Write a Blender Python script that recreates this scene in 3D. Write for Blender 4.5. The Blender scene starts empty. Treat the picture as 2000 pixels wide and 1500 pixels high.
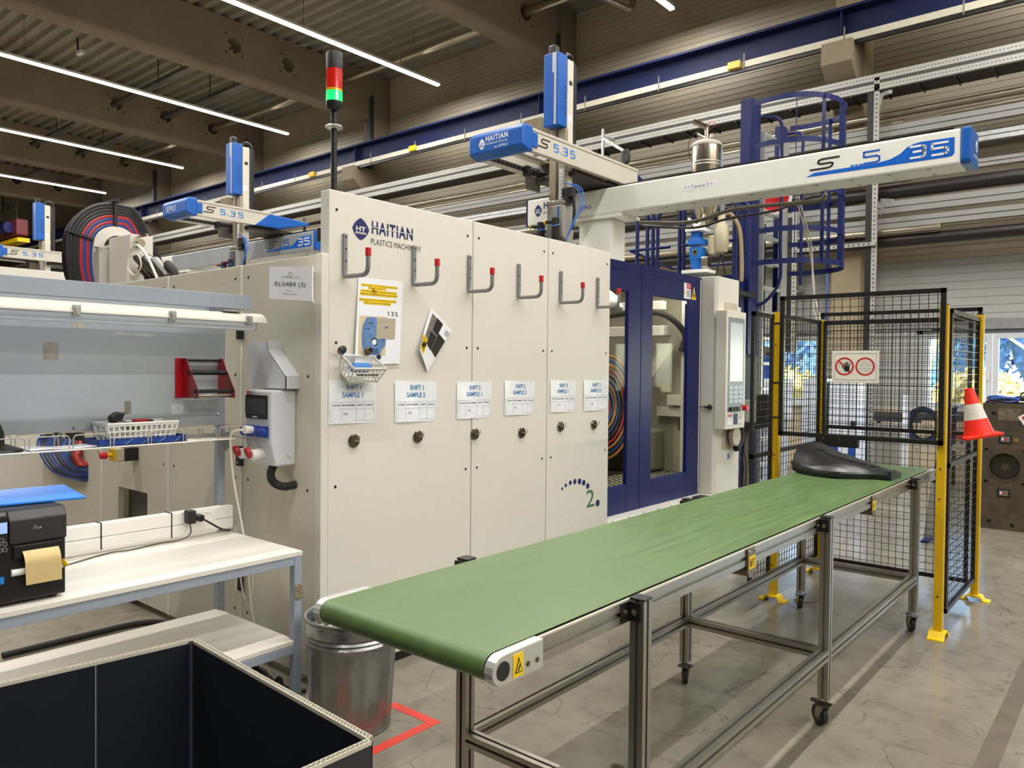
import bpy, bmesh, math, random
from mathutils import Matrix, Vector
random.seed(4)
D = bpy.data; SC = bpy.context.scene; COL = SC.collection
PI = math.pi
V = Vector

# ---------------------------------------------------------------- camera, exposure, sky, sun, lamps
cam = D.cameras.new('camera'); cam.sensor_width = 36; cam.lens = 26.99; cam.clip_end = 300
co = D.objects.new('camera', cam); COL.objects.link(co)
yaw, pitch, roll = 0.697016, -0.020203, 0.00976
f = V((-math.sin(yaw)*math.cos(pitch), math.cos(yaw)*math.cos(pitch), math.sin(pitch)))
r = V((math.cos(yaw), math.sin(yaw), 0)); u = r.cross(f)
r, u = r*math.cos(roll)+u*math.sin(roll), -r*math.sin(roll)+u*math.cos(roll)
co.matrix_world = Matrix(((r.x, u.x, -f.x, 0), (r.y, u.y, -f.y, 0), (r.z, u.z, -f.z, 1.6), (0, 0, 0, 1)))
SC.camera = co
SC.view_settings.view_transform = 'Standard'; SC.view_settings.look = 'None'
SC.view_settings.gamma = 1; SC.view_settings.use_curve_mapping = False
SC.view_settings.exposure = 0.40
w = D.worlds.new('sky'); SC.world = w; w.use_nodes = True
sk = w.node_tree.nodes.new('ShaderNodeTexSky'); sk.sky_type = 'NISHITA'; sk.sun_disc = False
sk.sun_elevation = math.radians(35); sk.sun_rotation = math.radians(200)
w.node_tree.links.new(sk.outputs[0], w.node_tree.nodes['Background'].inputs[0])
w.node_tree.nodes['Background'].inputs[1].default_value = 1.6
sun = D.lights.new('sun', 'SUN'); sun.energy = 28; sun.angle = 0.01; sun.color = (1, .95, .86)
so = D.objects.new('sun', sun); COL.objects.link(so)
so.rotation_euler = (math.radians(52), 0, math.radians(-25))
LAMP_W = 40.0          # watts per metre of light line
LIGHT_X = [-6.6-5.8*k for k in range(-3, 5)]
LIGHT_Z = 7.93; LIGHT_Y0, LIGHT_Y1 = -3.0, 12.15
LAMPS = []
for X in LIGHT_X:
    a = D.lights.new('light_line_lamp', 'AREA'); a.shape = 'RECTANGLE'; a.size = .09; a.size_y = LIGHT_Y1-LIGHT_Y0
    a.energy = LAMP_W*(LIGHT_Y1-LIGHT_Y0); a.color = (1.0, .975, .94)
    ao = D.objects.new('light_line_lamp', a); COL.objects.link(ao)
    ao.location = (X, (LIGHT_Y0+LIGHT_Y1)/2, LIGHT_Z-.045); LAMPS.append(ao)

# ---------------------------------------------------------------- helpers
class G:
    def __init__(s): s.bm = bmesh.new()
    def obb(s, c, a, b, n):
        c, a, b, n = V(c), V(a), V(b), V(n)
        v = [s.bm.verts.new(c+i*a+j*b+k*n) for k in (-1, 1) for j in (-1, 1) for i in (-1, 1)]
        for q in ((0, 2, 3, 1), (4, 5, 7, 6), (0, 1, 5, 4), (2, 6, 7, 3), (0, 4, 6, 2), (1, 3, 7, 5)):
            s.bm.faces.new([v[i] for i in q])
        return s
    def box(s, x0, x1, y0, y1, z0, z1):
        return s.obb(((x0+x1)/2, (y0+y1)/2, (z0+z1)/2), ((x1-x0)/2, 0, 0), (0, (y1-y0)/2, 0), (0, 0, (z1-z0)/2))
    def prism(s, pts, vec):
        pts = [V(p) for p in pts]; vec = V(vec)
        a = [s.bm.verts.new(p) for p in pts]; b = [s.bm.verts.new(p+vec) for p in pts]; n = len(pts)
        s.bm.faces.new(a[::-1]); s.bm.faces.new(b)
        for i in range(n): s.bm.faces.new([a[i], a[(i+1) % n], b[(i+1) % n], b[i]])
        return s
    def tube(s, pts, rad, n=8, closed=False, cap=True):
        pts = [V(p) for p in pts]; m = len(pts); rings = []; nrm = None
        for i, p in enumerate(pts):
            if closed: t = (pts[(i+1) % m]-pts[i-1])
            else: t = (pts[min(i+1, m-1)]-pts[max(i-1, 0)])
            t.normalize()
            if nrm is None:
                nrm = t.orthogonal().normalized()
            else:
                nrm = (nrm-t*nrm.dot(t)); nrm = nrm.normalized() if nrm.length > 1e-6 else t.orthogonal().normalized()
            b = t.cross(nrm); rr = rad[i] if isinstance(rad, (list, tuple)) else rad
            rings.append([s.bm.verts.new(p+(nrm*math.cos(2*PI*k/n)+b*math.sin(2*PI*k/n))*rr) for k in range(n)])
        for i in range(m if closed else m-1):
            A, B = rings[i], rings[(i+1) % m]
            for k in range(n): s.bm.faces.new([A[k], A[(k+1) % n], B[(k+1) % n], B[k]])
        if cap and not closed:
            s.bm.faces.new(rings[0][::-1]); s.bm.faces.new(rings[-1])
        return s
    def cyl(s, p0, p1, rad, n=16, r2=None): return s.tube([p0, p1], [rad, rad if r2 is None else r2], n)
    def lathe(s, prof, c, n=24, axis=(0, 0, 1), cap=False):
        q = V((0, 0, 1)).rotation_difference(V(axis)); c = V(c); rings = []
        for rr, z in prof:
            rings.append([s.bm.verts.new(c+q @ V((rr*math.cos(2*PI*k/n), rr*math.sin(2*PI*k/n), z))) for k in range(n)])
        for A, B in zip(rings, rings[1:]):
            for k in range(n): s.bm.faces.new([A[k], A[(k+1) % n], B[(k+1) % n], B[k]])
        if cap: s.bm.faces.new(rings[0][::-1]); s.bm.faces.new(rings[-1])
        return s
    def beam(s, p0, p1, wd, ht, up=(0, 0, 1)):
        p0, p1, up = V(p0), V(p1), V(up); t = (p1-p0); L = t.length; t.normalize()
        a = t.cross(up).normalized(); b = a.cross(t)
        return s.obb((p0+p1)/2, a*wd/2, t*L/2, b*ht/2)
    def slot(s, p0, p1, wd=.045, ht=.045, up=(0, 0, 1), gap=.0105, dep=.017):
        """slotted aluminium profile between two points"""
        p0, p1, up = V(p0), V(p1), V(up); t = (p1-p0).normalized()
        a = t.cross(up).normalized(); b = a.cross(t); w, h, g = wd/2, ht/2, gap/2
        P = [(-w, -h), (-g, -h), (-g, -h+dep), (g, -h+dep), (g, -h), (w, -h), (w, -g), (w-dep, -g), (w-dep, g), (w, g), (w, h),
             (g, h), (g, h-dep), (-g, h-dep), (-g, h), (-w, h), (-w, g), (-w+dep, g), (-w+dep, -g), (-w, -g)]
        return s.prism([p0+a*x+b*y for x, y in P], p1-p0)
    def plate(s, O, U, W, N, lw, lh, t, holes=(), n=20):
        """plate lw x lh x t with round holes [(cx, cy, r)], sorted along U"""
        O, U, W, N = V(O), V(U), V(W), V(N); bx = lambda a0, a1, b0, b1: s.obb(O+U*(a0+a1)/2+W*(b0+b1)/2+N*t/2, U*(a1-a0)/2, W*(b1-b0)/2, N*t/2)
        x = 0
        for cx, cy, rr in sorted(holes):
            q = rr*1.3
            if cx-q > x: bx(x, cx-q, 0, lh)
            if cy-q > 0: bx(cx-q, cx+q, 0, cy-q)
            if cy+q < lh: bx(cx-q, cx+q, cy+q, lh)
            R = []
            for k in range(n):
                an = 2*PI*k/n; c_, s_ = math.cos(an), math.sin(an); m = q/max(abs(c_), abs(s_))
                R.append([s.bm.verts.new(O+U*(cx+c_*d)+W*(cy+s_*d)+N*h) for d in (rr, m) for h in (0, t)])
            for k in range(n):
                A, B = R[k], R[(k+1) % n]
                s.bm.faces.new([A[0], B[0], B[2], A[2]]); s.bm.faces.new([A[1], A[3], B[3], B[1]]); s.bm.faces.new([A[0], A[1], B[1], B[0]])
            x = cx+q
        if x < lw: bx(x, lw, 0, lh)
        return s
    def grid(s, fn, nu, nv, t=0):
        g = [[s.bm.verts.new(fn(i/nu, j/nv)) for i in range(nu+1)] for j in range(nv+1)]
        for j in range(nv):
            for i in range(nu): s.bm.faces.new([g[j][i], g[j][i+1], g[j+1][i+1], g[j+1][i]])
        return s
    def disc(s, c, rad, nrm, t=.002, n=20): 
        c = V(c); nn = V(nrm).normalized(); return s.cyl(c, c+nn*t, rad, n)
    def ball(s, c, rad, sc=(1, 1, 1), sub=2):
        m = Matrix.Translation(c) @ Matrix.Diagonal((sc[0], sc[1], sc[2], 1))
        bmesh.ops.create_icosphere(s.bm, subdivisions=sub, radius=rad, matrix=m); return s
    def o(s, name, mat, parent=None, bev=0, smooth=False):
        bmesh.ops.recalc_face_normals(s.bm, faces=s.bm.faces)
        me = D.meshes.new(name); s.bm.to_mesh(me); s.bm.free()
        me.materials.append(mat)
        ob = D.objects.new(name, me); COL.objects.link(ob)
        if smooth:
            for p in me.polygons: p.use_smooth = True
            me.set_sharp_from_angle(angle=math.radians(38))
        if bev:
            b = ob.modifiers.new('bevel', 'BEVEL'); b.width = bev; b.segments = 2; b.limit_method = 'ANGLE'
        if parent is not None: par(ob, parent)
        return ob

def wm(o):
    return (wm(o.parent) @ o.matrix_parent_inverse @ o.matrix_basis) if o.parent is not None else o.matrix_basis.copy()
def par(ob, parent):
    ob.parent = parent; ob.matrix_parent_inverse = wm(parent).inverted()
def T(name, label, cat, loc, group=None):
    o = D.objects.new(name, None); COL.objects.link(o); o.location = loc; o.empty_display_size = .1
    return tag(o, label, cat, group)
def tag(o, label, cat, group=None, kind=None):
    o['label'] = label; o['category'] = cat
    if group: o['group'] = group
    if kind: o['kind'] = kind
    return o
def st(o, label=None, cat=None):
    o['kind'] = 'structure'
    if label: o['label'] = label
    if cat: o['category'] = cat
    return o
def stuff(o): o['kind'] = 'stuff'; return o
def lab(o, s): o['label'] = s; return o
def copytree(o, parent=None):
    c = o.copy(); COL.objects.link(c)
    if parent is not None:
        mi = o.matrix_parent_inverse.copy(); c.parent = parent; c.matrix_parent_inverse = mi
    for ch in list(o.children): copytree(ch, c)
    return c
def dup(o, delta, label, **k):
    c = copytree(o); c.location = V(o.location)+V(delta); c['label'] = label
    return c
def rot_about(ob, p, axis, deg):
    M = Matrix.Translation(V(p)) @ Matrix.Rotation(math.radians(deg), 4, axis) @ Matrix.Translation(-V(p)); ob.matrix_basis = M @ ob.matrix_basis
def fillet(pts, rad, seg=5):
    pts = [V(p) for p in pts]; out = [pts[0]]
    for a, b, c in zip(pts, pts[1:], pts[2:]):
        d1, d2 = (a-b), (c-b); q = min(rad, d1.length*.49, d2.length*.49)
        p, e = b+d1.normalized()*q, b+d2.normalized()*q
        for k in range(seg+1):
            t = k/seg; out.append(p*(1-t)**2+b*2*t*(1-t)+e*t*t)
    return out+[pts[-1]]
def arcpts(c, U, W, rad, a0, a1, n=16):
    c, U, W = V(c), V(U), V(W)
    return [c+(U*math.cos(a0+(a1-a0)*k/n)+W*math.sin(a0+(a1-a0)*k/n))*rad for k in range(n+1)]
def cr(pts, n=8):
    """smooth curve through points"""
    P = [V(p) for p in pts]; P = [2*P[0]-P[1]]+P+[2*P[-1]-P[-2]]; out = []
    for i in range(1, len(P)-2):
        for k in range(n):
            t = k/n; a, b, c, d = P[i-1:i+3]
            out.append(.5*((2*b)+(c-a)*t+(2*a-5*b+4*c-d)*t*t+(3*b-a-3*c+d)*t**3))
    return out+[P[-2]]
def sl(c):
    c /= 255.0
    return c/12.92 if c <= .04045 else ((c+.055)/1.055)**2.4
def lin(rgb): return (sl(rgb[0]), sl(rgb[1]), sl(rgb[2]), 1)
_M = {}
def mat(name, rgb, rough=.5, metal=0, var=.06, scale=3, bump=0, bscale=60, emit=0, spec=.5, coat=0, stretch=None, rvar=0):
    if name in _M: return _M[name]
    m = D.materials.new(name); m.use_nodes = True; nt = m.node_tree; N = nt.nodes; L = nt.links; b = N['Principled BSDF']
    b.inputs['Roughness'].default_value = rough; b.inputs['Metallic'].default_value = metal
    b.inputs['Specular IOR Level'].default_value = spec; b.inputs['Coat Weight'].default_value = coat
    b.inputs['Base Color'].default_value = lin(rgb)
    tc = N.new('ShaderNodeTexCoord'); mp = N.new('ShaderNodeMapping'); L.new(tc.outputs['Object'], mp.inputs[0])
    if stretch: mp.inputs['Scale'].default_value = stretch
    if var or rvar:
        n = N.new('ShaderNodeTexNoise'); n.inputs['Scale'].default_value = scale; n.inputs['Detail'].default_value = 5
        n.inputs['Roughness'].default_value = .65; L.new(mp.outputs[0], n.inputs[0])
    if var:
        cr_ = N.new('ShaderNodeMapRange'); cr_.inputs[1].default_value = .3; cr_.inputs[2].default_value = .7
        cr_.inputs[3].default_value = 1-var; cr_.inputs[4].default_value = 1+var; L.new(n.outputs[0], cr_.inputs[0])
        mx = N.new('ShaderNodeMix'); mx.data_type = 'RGBA'; mx.blend_type = 'MULTIPLY'; mx.inputs[0].default_value = 1
        mx.inputs[6].default_value = lin(rgb); L.new(cr_.outputs[0], mx.inputs[7]); L.new(mx.outputs[2], b.inputs['Base Color'])
    if rvar:
        c2 = N.new('ShaderNodeMapRange'); c2.inputs[1].default_value = .3; c2.inputs[2].default_value = .7
        c2.inputs[3].default_value = rough-rvar; c2.inputs[4].default_value = rough+rvar
        L.new(n.outputs[0], c2.inputs[0]); L.new(c2.outputs[0], b.inputs['Roughness'])
    if bump:
        n2 = N.new('ShaderNodeTexNoise'); n2.inputs['Scale'].default_value = bscale; n2.inputs['Detail'].default_value = 3; L.new(mp.outputs[0], n2.inputs[0])
        bp = N.new('ShaderNodeBump'); bp.inputs['Strength'].default_value = bump; bp.inputs['Distance'].default_value = .01
        L.new(n2.outputs[0], bp.inputs['Height']); L.new(bp.outputs[0], b.inputs['Normal'])
    if emit:
        b.inputs['Emission Color'].default_value = lin(rgb); b.inputs['Emission Strength'].default_value = emit
    _M[name] = m; return m
def glass(name, rgb=(225, 235, 232), refl=.12):
    m = D.materials.new(name); m.use_nodes = True; nt = m.node_tree; N = nt.nodes; L = nt.links
    for n in list(N):
        if n.type != 'OUTPUT_MATERIAL': N.remove(n)
    t = N.new('ShaderNodeBsdfTransparent'); t.inputs[0].default_value = lin(rgb)
    g = N.new('ShaderNodeBsdfGlossy'); g.inputs['Roughness'].default_value = .03
    fr = N.new('ShaderNodeLayerWeight'); fr.inputs[0].default_value = .5
    pw = N.new('ShaderNodeMath'); pw.operation = 'POWER'; pw.inputs[1].default_value = 4; L.new(fr.outputs['Facing'], pw.inputs[0])
    ml = N.new('ShaderNodeMath'); ml.operation = 'MULTIPLY'; ml.inputs[1].default_value = .5; L.new(pw.outputs[0], ml.inputs[0])
    ad = N.new('ShaderNodeMath'); ad.operation = 'ADD'; ad.inputs[1].default_value = refl; L.new(ml.outputs[0], ad.inputs[0])
    mx = N.new('ShaderNodeMixShader'); L.new(ad.outputs[0], mx.inputs[0]); L.new(t.outputs[0], mx.inputs[1]); L.new(g.outputs[0], mx.inputs[2])
    L.new(mx.outputs[0], [n for n in N if n.type == 'OUTPUT_MATERIAL'][0].inputs[0]); return m

def textmesh(s, bold=0, sp=1):
    cu = D.curves.new('t', 'FONT'); cu.body = s; cu.size = 1; cu.extrude = 0; cu.offset = bold; cu.resolution_u = 3; cu.align_x = 'CENTER'; cu.space_character = 1.16 if s == 'HAITIAN' else sp
    ob = D.objects.new('t', cu); me = D.meshes.new_from_object(ob); D.objects.remove(ob); D.curves.remove(cu); return me
def textf(s, fn, parent, m, name='lettering', bold=0, slant=0):
    """lettering fitted to the unit square of fn(u, v)"""
    me = textmesh(s, bold); xs = [v.co.x for v in me.vertices]; ys = [v.co.y for v in me.vertices]
    x0, x1, y0, y1 = min(xs), max(xs), min(ys), max(ys)
    for v in me.vertices:
        a, b_ = (v.co.x-x0)/max(x1-x0, 1e-6), (v.co.y-y0)/max(y1-y0, 1e-6); v.co = fn(a+slant*b_, b_)
    me.materials.append(m); ob = D.objects.new(name, me); COL.objects.link(ob)
    if parent is not None: par(ob, parent)
    return ob
def text(s, O, U, W, wd, ht, m, parent, **k):
    O, U, W = V(O), V(U), V(W); return textf(s, lambda a, b: O+U*a*wd+W*b*ht, parent, m, **k)
GL = {'5': [[(.75, 1), (0, 1), (0, .56), (.6, .56), (.75, .44), (.75, .12), (.6, 0), (0, 0)]],
      '3': [[(0, 1), (.6, 1), (.75, .9), (.75, .62), (.62, .52), (.15, .52)], [(.62, .52), (.75, .42), (.75, .12), (.6, 0), (0, 0)]],
      '.': [[(0, .02), (.14, .02)]],
      'S': [[(1.35, 1), (.45, 1), (.25, .88), (.22, .62), (.38, .5), (.9, .5), (1.02, .4), (.96, .12), (.78, 0), (-.2, 0)]],
      '-': [[(0, .05), (.16, .05)]]}
def strokes(g, ch, O, U, W, N, h, wd=.16, ws=1.0):
    O, U, W, N = V(O), V(U), V(W), V(N)
    for pl in GL[ch]:
        for (a, b), (c, d) in zip(pl, pl[1:]):
            p, q = O+U*a*h*ws+W*b*h, O+U*c*h*ws+W*d*h; t = (q-p).normalized(); s_ = N.cross(t)
            e = wd*h*.25
            g.obb((p+q)/2+N*.001, t*((q-p).length/2+e), s_*wd*h/2, N*.0008)
    return g

# ---------------------------------------------------------------- materials
CREAM = mat('cream paint', (217, 213, 202), .42, var=.02, scale=1.2)
CREAM2 = mat('cream paint shaded', (208, 202, 184), .45, var=.06, scale=1.5)  # same cream as the front; weaker light on side faces put into colour
WHITEP = mat('white paint', (232, 230, 222), .4, var=.02)
NAVY = mat('navy blue paint', (6, 20, 84), .38, var=.05, spec=.35)
CRANE = mat('crane beam paint', (14, 26, 66), .6, var=.06, spec=.3)
NAVY2 = mat('navy steel paint', (14, 28, 84), .45, var=.1, spec=.35)
BLUE = mat('robot blue', (4, 88, 176), .35, var=.03)
LBLUE = mat('light blue print', (40, 140, 225), .5, var=0)
INK = mat('navy ink', (12, 26, 92), .5, var=0)
BLACKINK = mat('black ink', (18, 18, 18), .5, var=0)
GREYINK = mat('grey ink', (70, 72, 80), .6, var=0)
SHIFTINK = mat('blue ink', (48, 122, 180), .6, var=0)
BLACK = mat('black plastic', (20, 20, 21), .45, var=.15)
BLACKM = mat('black painted steel', (17, 17, 18), .4, var=.1)
RUBBER = mat('rubber', (30, 29, 28), .7, var=.1)
ALU = mat('anodised aluminium', (168, 163, 152), .32, .85, var=.05, scale=20)
ALUW = mat('milled aluminium plate', (205, 205, 200), .35, .6, var=.04)
STEEL = mat('stainless steel', (190, 182, 168), .2, 1, var=.08, scale=6)
CHROME = mat('chrome wire', (196, 192, 182), .25, .45, var=0)
DCHROME = mat('dark chrome', (120, 112, 100), .18, 1, var=0)
GALV = mat('galvanised sheet', (176, 178, 176), .38, .75, var=.18, scale=14)
GALVL = mat('galvanised tray', (166, 164, 156), .45, .25, var=.06, scale=8)
DUCT = mat('silver duct', (175, 166, 146), .3, .9, var=.08)
BDUCT = mat('black pipe insulation', (30, 27, 24), .38, var=.2)
GREYP = mat('blue grey paint', (150, 160, 172), .45, var=.05, scale=6)
HOOKM = mat('grey hook paint', (140, 142, 144), .35, .4, var=.05)
RED = mat('red plastic', (196, 20, 30), .4, var=.05)
REDP = mat('red paint', (170, 22, 34), .4, var=.1)
YEL = mat('yellow paint', (214, 172, 10), .4, var=.08, scale=7)
YELL = mat('yellow label', (238, 200, 20), .5, var=.03)
WHITE = mat('white paper', (232, 234, 238), .6, var=.02)
SLEEVE = mat('plastic sleeve', (232, 236, 240), .22, var=.03, scale=9, coat=.4)
GREEN = None
CONC = mat('grey concrete', (128, 116, 96), .8, var=.12, scale=1.3, bump=.15, bscale=25)
CONCL = mat('column concrete', (164, 148, 118), .8, var=.1, scale=1.6, bump=.12, bscale=25)
WALLM = mat('ribbed wall sheet', (170, 160, 138), .5, var=.05, scale=.6)
WALLL = mat('pale wall panel', (178, 178, 174), .5, var=.04, scale=.8)
LOWW = mat('low wall plaster', (196, 182, 156), .7, var=.04)
DECK = mat('roof deck sheet', (150, 144, 128), .45, .25, var=.08, scale=1.2)
TABLE = mat('worn white laminate', (226, 222, 210), .4, var=.08, scale=2.2, stretch=(6, .6, 1))
CABW = mat('white cable', (225, 220, 205), .5, var=0)
BCAB = mat('blue hose', (30, 62, 130), .35, var=.1)
RCAB = mat('red hose', (170, 36, 44), .35, var=.1)
DCAB = mat('dark hose', (26, 28, 36), .4, var=.1)
BCAB2 = mat('blue air line', (60, 120, 210), .35, var=0)
CLEAR = glass('clear pane', (238, 242, 240), .03)
TINT = glass('tinted guard pane', (240, 240, 232), .0)
CORR = mat('black corrugated plastic', (34, 36, 44), .34, var=.2, scale=2)
EDGE = mat('cut flute edge', (196, 190, 172), .6, var=.1)

def floor_material():
    m = D.materials.new('polished concrete floor'); m.use_nodes = True; nt = m.node_tree; N = nt.nodes; L = nt.links; b = N['Principled BSDF']
    tc = N.new('ShaderNodeTexCoord')
    def noise(sc, det=6, ro=.6, st_=None):
        n = N.new('ShaderNodeTexNoise'); n.inputs['Scale'].default_value = sc; n.inputs['Detail'].default_value = det; n.inputs['Roughness'].default_value = ro
        L.new(tc.outputs['Object'], n.inputs[0]); return n
    def ramp(src, pts):
        c = N.new('ShaderNodeValToRGB'); e = c.color_ramp.elements
        e[0].position, e[0].color = pts[0]; e[1].position, e[1].color = pts[-1]
        for p, col in pts[1:-1]: x = e.new(p); x.color = col
        L.new(src, c.inputs[0]); return c
    def mul(a, b_, fac=1, mode='MULTIPLY'):
        x = N.new('ShaderNodeMix'); x.data_type = 'RGBA'; x.blend_type = mode; x.inputs[0].default_value = fac
        L.new(a, x.inputs[6]); L.new(b_, x.inputs[7]); return x.outputs[2]
    n1 = noise(.9, 8, .62); n2 = noise(5.5, 8, .7); n3 = noise(1.7, 3, .5)
    base = ramp(n1.outputs[0], [(.3, lin((116, 109, 96))), (.5, lin((132, 125, 111))), (.72, lin((150, 143, 127)))])
    spk = ramp(n2.outputs[0], [(.30, (.72, .72, .72, 1)), (.5, (1, 1, 1, 1)), (.8, (1.12, 1.12, 1.1, 1))])
    # cracks
    wv = N.new('ShaderNodeVectorMath'); wv.operation = 'ADD'; sc_ = N.new('ShaderNodeVectorMath'); sc_.operation = 'SCALE'; sc_.inputs['Scale'].default_value = .35
    n4 = noise(2.2, 4); L.new(n4.outputs['Color'], sc_.inputs[0]); L.new(tc.outputs['Object'], wv.inputs[0]); L.new(sc_.outputs[0], wv.inputs[1])
    vo = N.new('ShaderNodeTexVoronoi'); vo.feature = 'DISTANCE_TO_EDGE'; vo.inputs['Scale'].default_value = 2.3; L.new(wv.outputs[0], vo.inputs['Vector'])
    cr_ = ramp(vo.outputs['Distance'], [(0.0, (.52, .5, .47, 1)), (.006, (.80, .79, .77, 1)), (.014, (1, 1, 1, 1))])
    msk = ramp(n3.outputs[0], [(.42, (0, 0, 0, 1)), (.55, (1, 1, 1, 1))])
    x = N.new('ShaderNodeMix'); x.data_type = 'RGBA'; L.new(msk.outputs[0], x.inputs[0]); x.inputs[6].default_value = (1, 1, 1, 1); L.new(cr_.outputs[0], x.inputs[7])
    n5 = noise(14, 4, .7); st_ = ramp(n5.outputs[0], [(.27, (.55, .52, .48, 1)), (.33, (1, 1, 1, 1))])
    col = mul(mul(mul(base.outputs[0], spk.outputs[0]), x.outputs[2]), st_.outputs[0])
    L.new(col, b.inputs['Base Color'])
    rr = ramp(n1.outputs[0], [(.3, (.30, .30, .30, 1)), (.7, (.17, .17, .17, 1))]); L.new(rr.outputs[0], b.inputs['Roughness'])
    b.inputs['Specular IOR Level'].default_value = .55
    bp = N.new('ShaderNodeBump'); bp.inputs['Strength'].default_value = .06; bp.inputs['Distance'].default_value = .01
    L.new(n2.outputs[0], bp.inputs['Height']); L.new(bp.outputs[0], b.inputs['Normal']); return m
FLOORM = floor_material()

def belt_material():
    m = mat('green conveyor belt', (84, 110, 60), .42, var=.16, scale=4, stretch=(9, .7, 1), rvar=.08, bump=.12, bscale=90)
    return m
GREEN = belt_material()

# ---------------------------------------------------------------- the hall
XL, XR, YB, YW, ZR = -46.0, 11.5, -16.0, 13.0, 8.9
st(G().box(XL, XR, YB, YW+.2, -.2, 0).o('floor', FLOORM))
# roof deck: trapezoidal sheet, ribs along x
def deck():
    g = G(); y = YB; P = []; per = .30
    while y < YW+.1:
        P += [(y, 0), (y+.11, 0), (y+.15, .1), (y+.26, .1)]; y += per
    lo = [(p, ZR+q) for p, q in P]
    vs = [[g.bm.verts.new((x, a, b)) for a, b in lo] for x in (XL, XR)]
    for i in range(len(lo)-1): g.bm.faces.new([vs[0][i], vs[1][i], vs[1][i+1], vs[0][i+1]])
    g.box(XL, XR, YB, YW+.2, ZR+.12, ZR+.3)
    return g.o('ceiling', DECK)
st(deck())
# far wall with window band openings: windows between z 1.05 and 2.2
def ribwall(z0, z1, x0, x1, name, m, pitch=.1, dep=.010, y=YW):
    g = G(); z = z0; prof = []
    while z < z1-1e-4:
        zz = min(z+pitch, z1); prof += [(y, z), (y, zz-.012), (y+dep, zz-.009), (y+dep, zz-.003)]; z = zz
    prof += [(y, z1)]
    vs = [[g.bm.verts.new((x, a, b)) for a, b in prof] for x in (x0, x1)]
    for i in range(len(prof)-1): g.bm.faces.new([vs[0][i], vs[0][i+1], vs[1][i+1], vs[1][i]])
    return g.o(name, m)
st(ribwall(3.3, ZR, XL, XR, 'wall_far', WALLM))
st(ribwall(2.36, 3.3, XL, XR, 'wall_far_lower', WALLL, .12))
st(G().box(XL, XR, YW+.03, YW+.2, 2.36, ZR+.13).o('wall_far_outer', WALLM))
st(G().box(XL, XR, YW-.02, YW+.2, 0, 1.03).o('wall_far_plinth', LOWW))
for a, b in ((XL, -5.75), (-4.15, -2.72), (7.0, XR)):
    st(G().box(a, b, YW, YW+.18, 1.03, 2.36).o('wall_far_infill', WALLL))
st(G().box(XL, XR, YW-.03, YW+.02, 2.24, 2.40).o('trim_lintel', GALV))
st(G().box(XL, XR, YB-.2, YB, 0, ZR).o('wall_back', WALLM))
st(G().box(XL-.2, XL, YB, YW, 0, ZR).o('wall_left', WALLM))
st(G().box(XR, XR+.2, YB, YW, 0, ZR).o('wall_right', WALLM))
WFR = mat('white window frame', (214, 216, 220), .35, var=.02)
def window(n, casements):
    root = D.objects.new('window_%d' % n, None); COL.objects.link(root); root.location = (casements[0][0], YW, 1.03); st(root)
    G().box(casements[0][0]-.1, casements[-1][1]+.1, YW-.10, YW+.1, 1.03, 1.07).o('window_sill', WFR, root)
    G().box(casements[0][0]-.1, casements[-1][1]+.1, YW, YW+.08, 2.18, 2.26).o('head_panel', mat('grey window head', (96, 100, 108), .5), root)
    for a, b in casements:
        g = G(); fw = .075
        g.box(a, a+fw, YW+.0, YW+.08, 1.07, 2.18).box(b-fw, b, YW, YW+.08, 1.07, 2.18).box(a+fw, b-fw, YW, YW+.08, 1.07, 1.07+fw).box(a+fw, b-fw, YW, YW+.08, 2.18-fw, 2.18)
        fr = g.o('casement', WFR, root, bev=.006)
        G().box(a+fw, b-fw, YW+.035, YW+.045, 1.07+fw, 2.18-fw).o('pane', CLEAR, fr)
        G().box(b-.05, b-.03, YW-.03, YW, 1.5, 1.64).o('window_handle', WHITEP, fr)
window(1, [(-2.71+.9*k, -1.82+.9*k) for k in range(10)])
window(2, [(-5.65, -4.95), (-4.94, -4.25)])
# columns, girders
COLX = [-3.5-5.75*k for k in range(-2, 8)]
for k, xr in enumerate(COLX):
    c = st(G().box(xr-.44, xr, 12.5, 13.0, 0, ZR).o('column', CONCL if xr > -5 else CONC, bev=.01)); c['label'] = 'concrete column against the far wall'
    g = G(); g.prism([(xr-.44, 12.5, 6.50), (xr-.44, 11.85, 6.50), (xr-.44, 11.85, 6.18), (xr-.44, 12.5, 5.62)], (.44, 0, 0))
    st(g.o('corbel', CONC, bev=.008))
    hs = [(12.5-11.42, .62, .16), (12.5-10.05, .62, .16), (12.5-8.74, .62, .16)]
    gd = G().plate((xr-.40, 12.5, 7.75), (0, -1, 0), (0, 0, 1), (1, 0, 0), 12.5-YB, 1.14, .34, hs)
    st(gd.o('roof_girder', CONC))
# grey strip under the girder, where conduit trunking hangs on the columns
for xr in COLX[3:7]:
    tag(G().box(xr-.16, xr-.02, 12.38, 12.49, 4.2, 8.3).o('cable_riser', mat('dark steel riser', (52, 52, 54), .5)), 'dark vertical cable riser on the column %s' % ['behind the tall blue robot mast', 'right of the signal tower', 'behind the second robot mast', 'above the hose arch'][COLX[3:7].index(xr)], 'cable riser')

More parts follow.
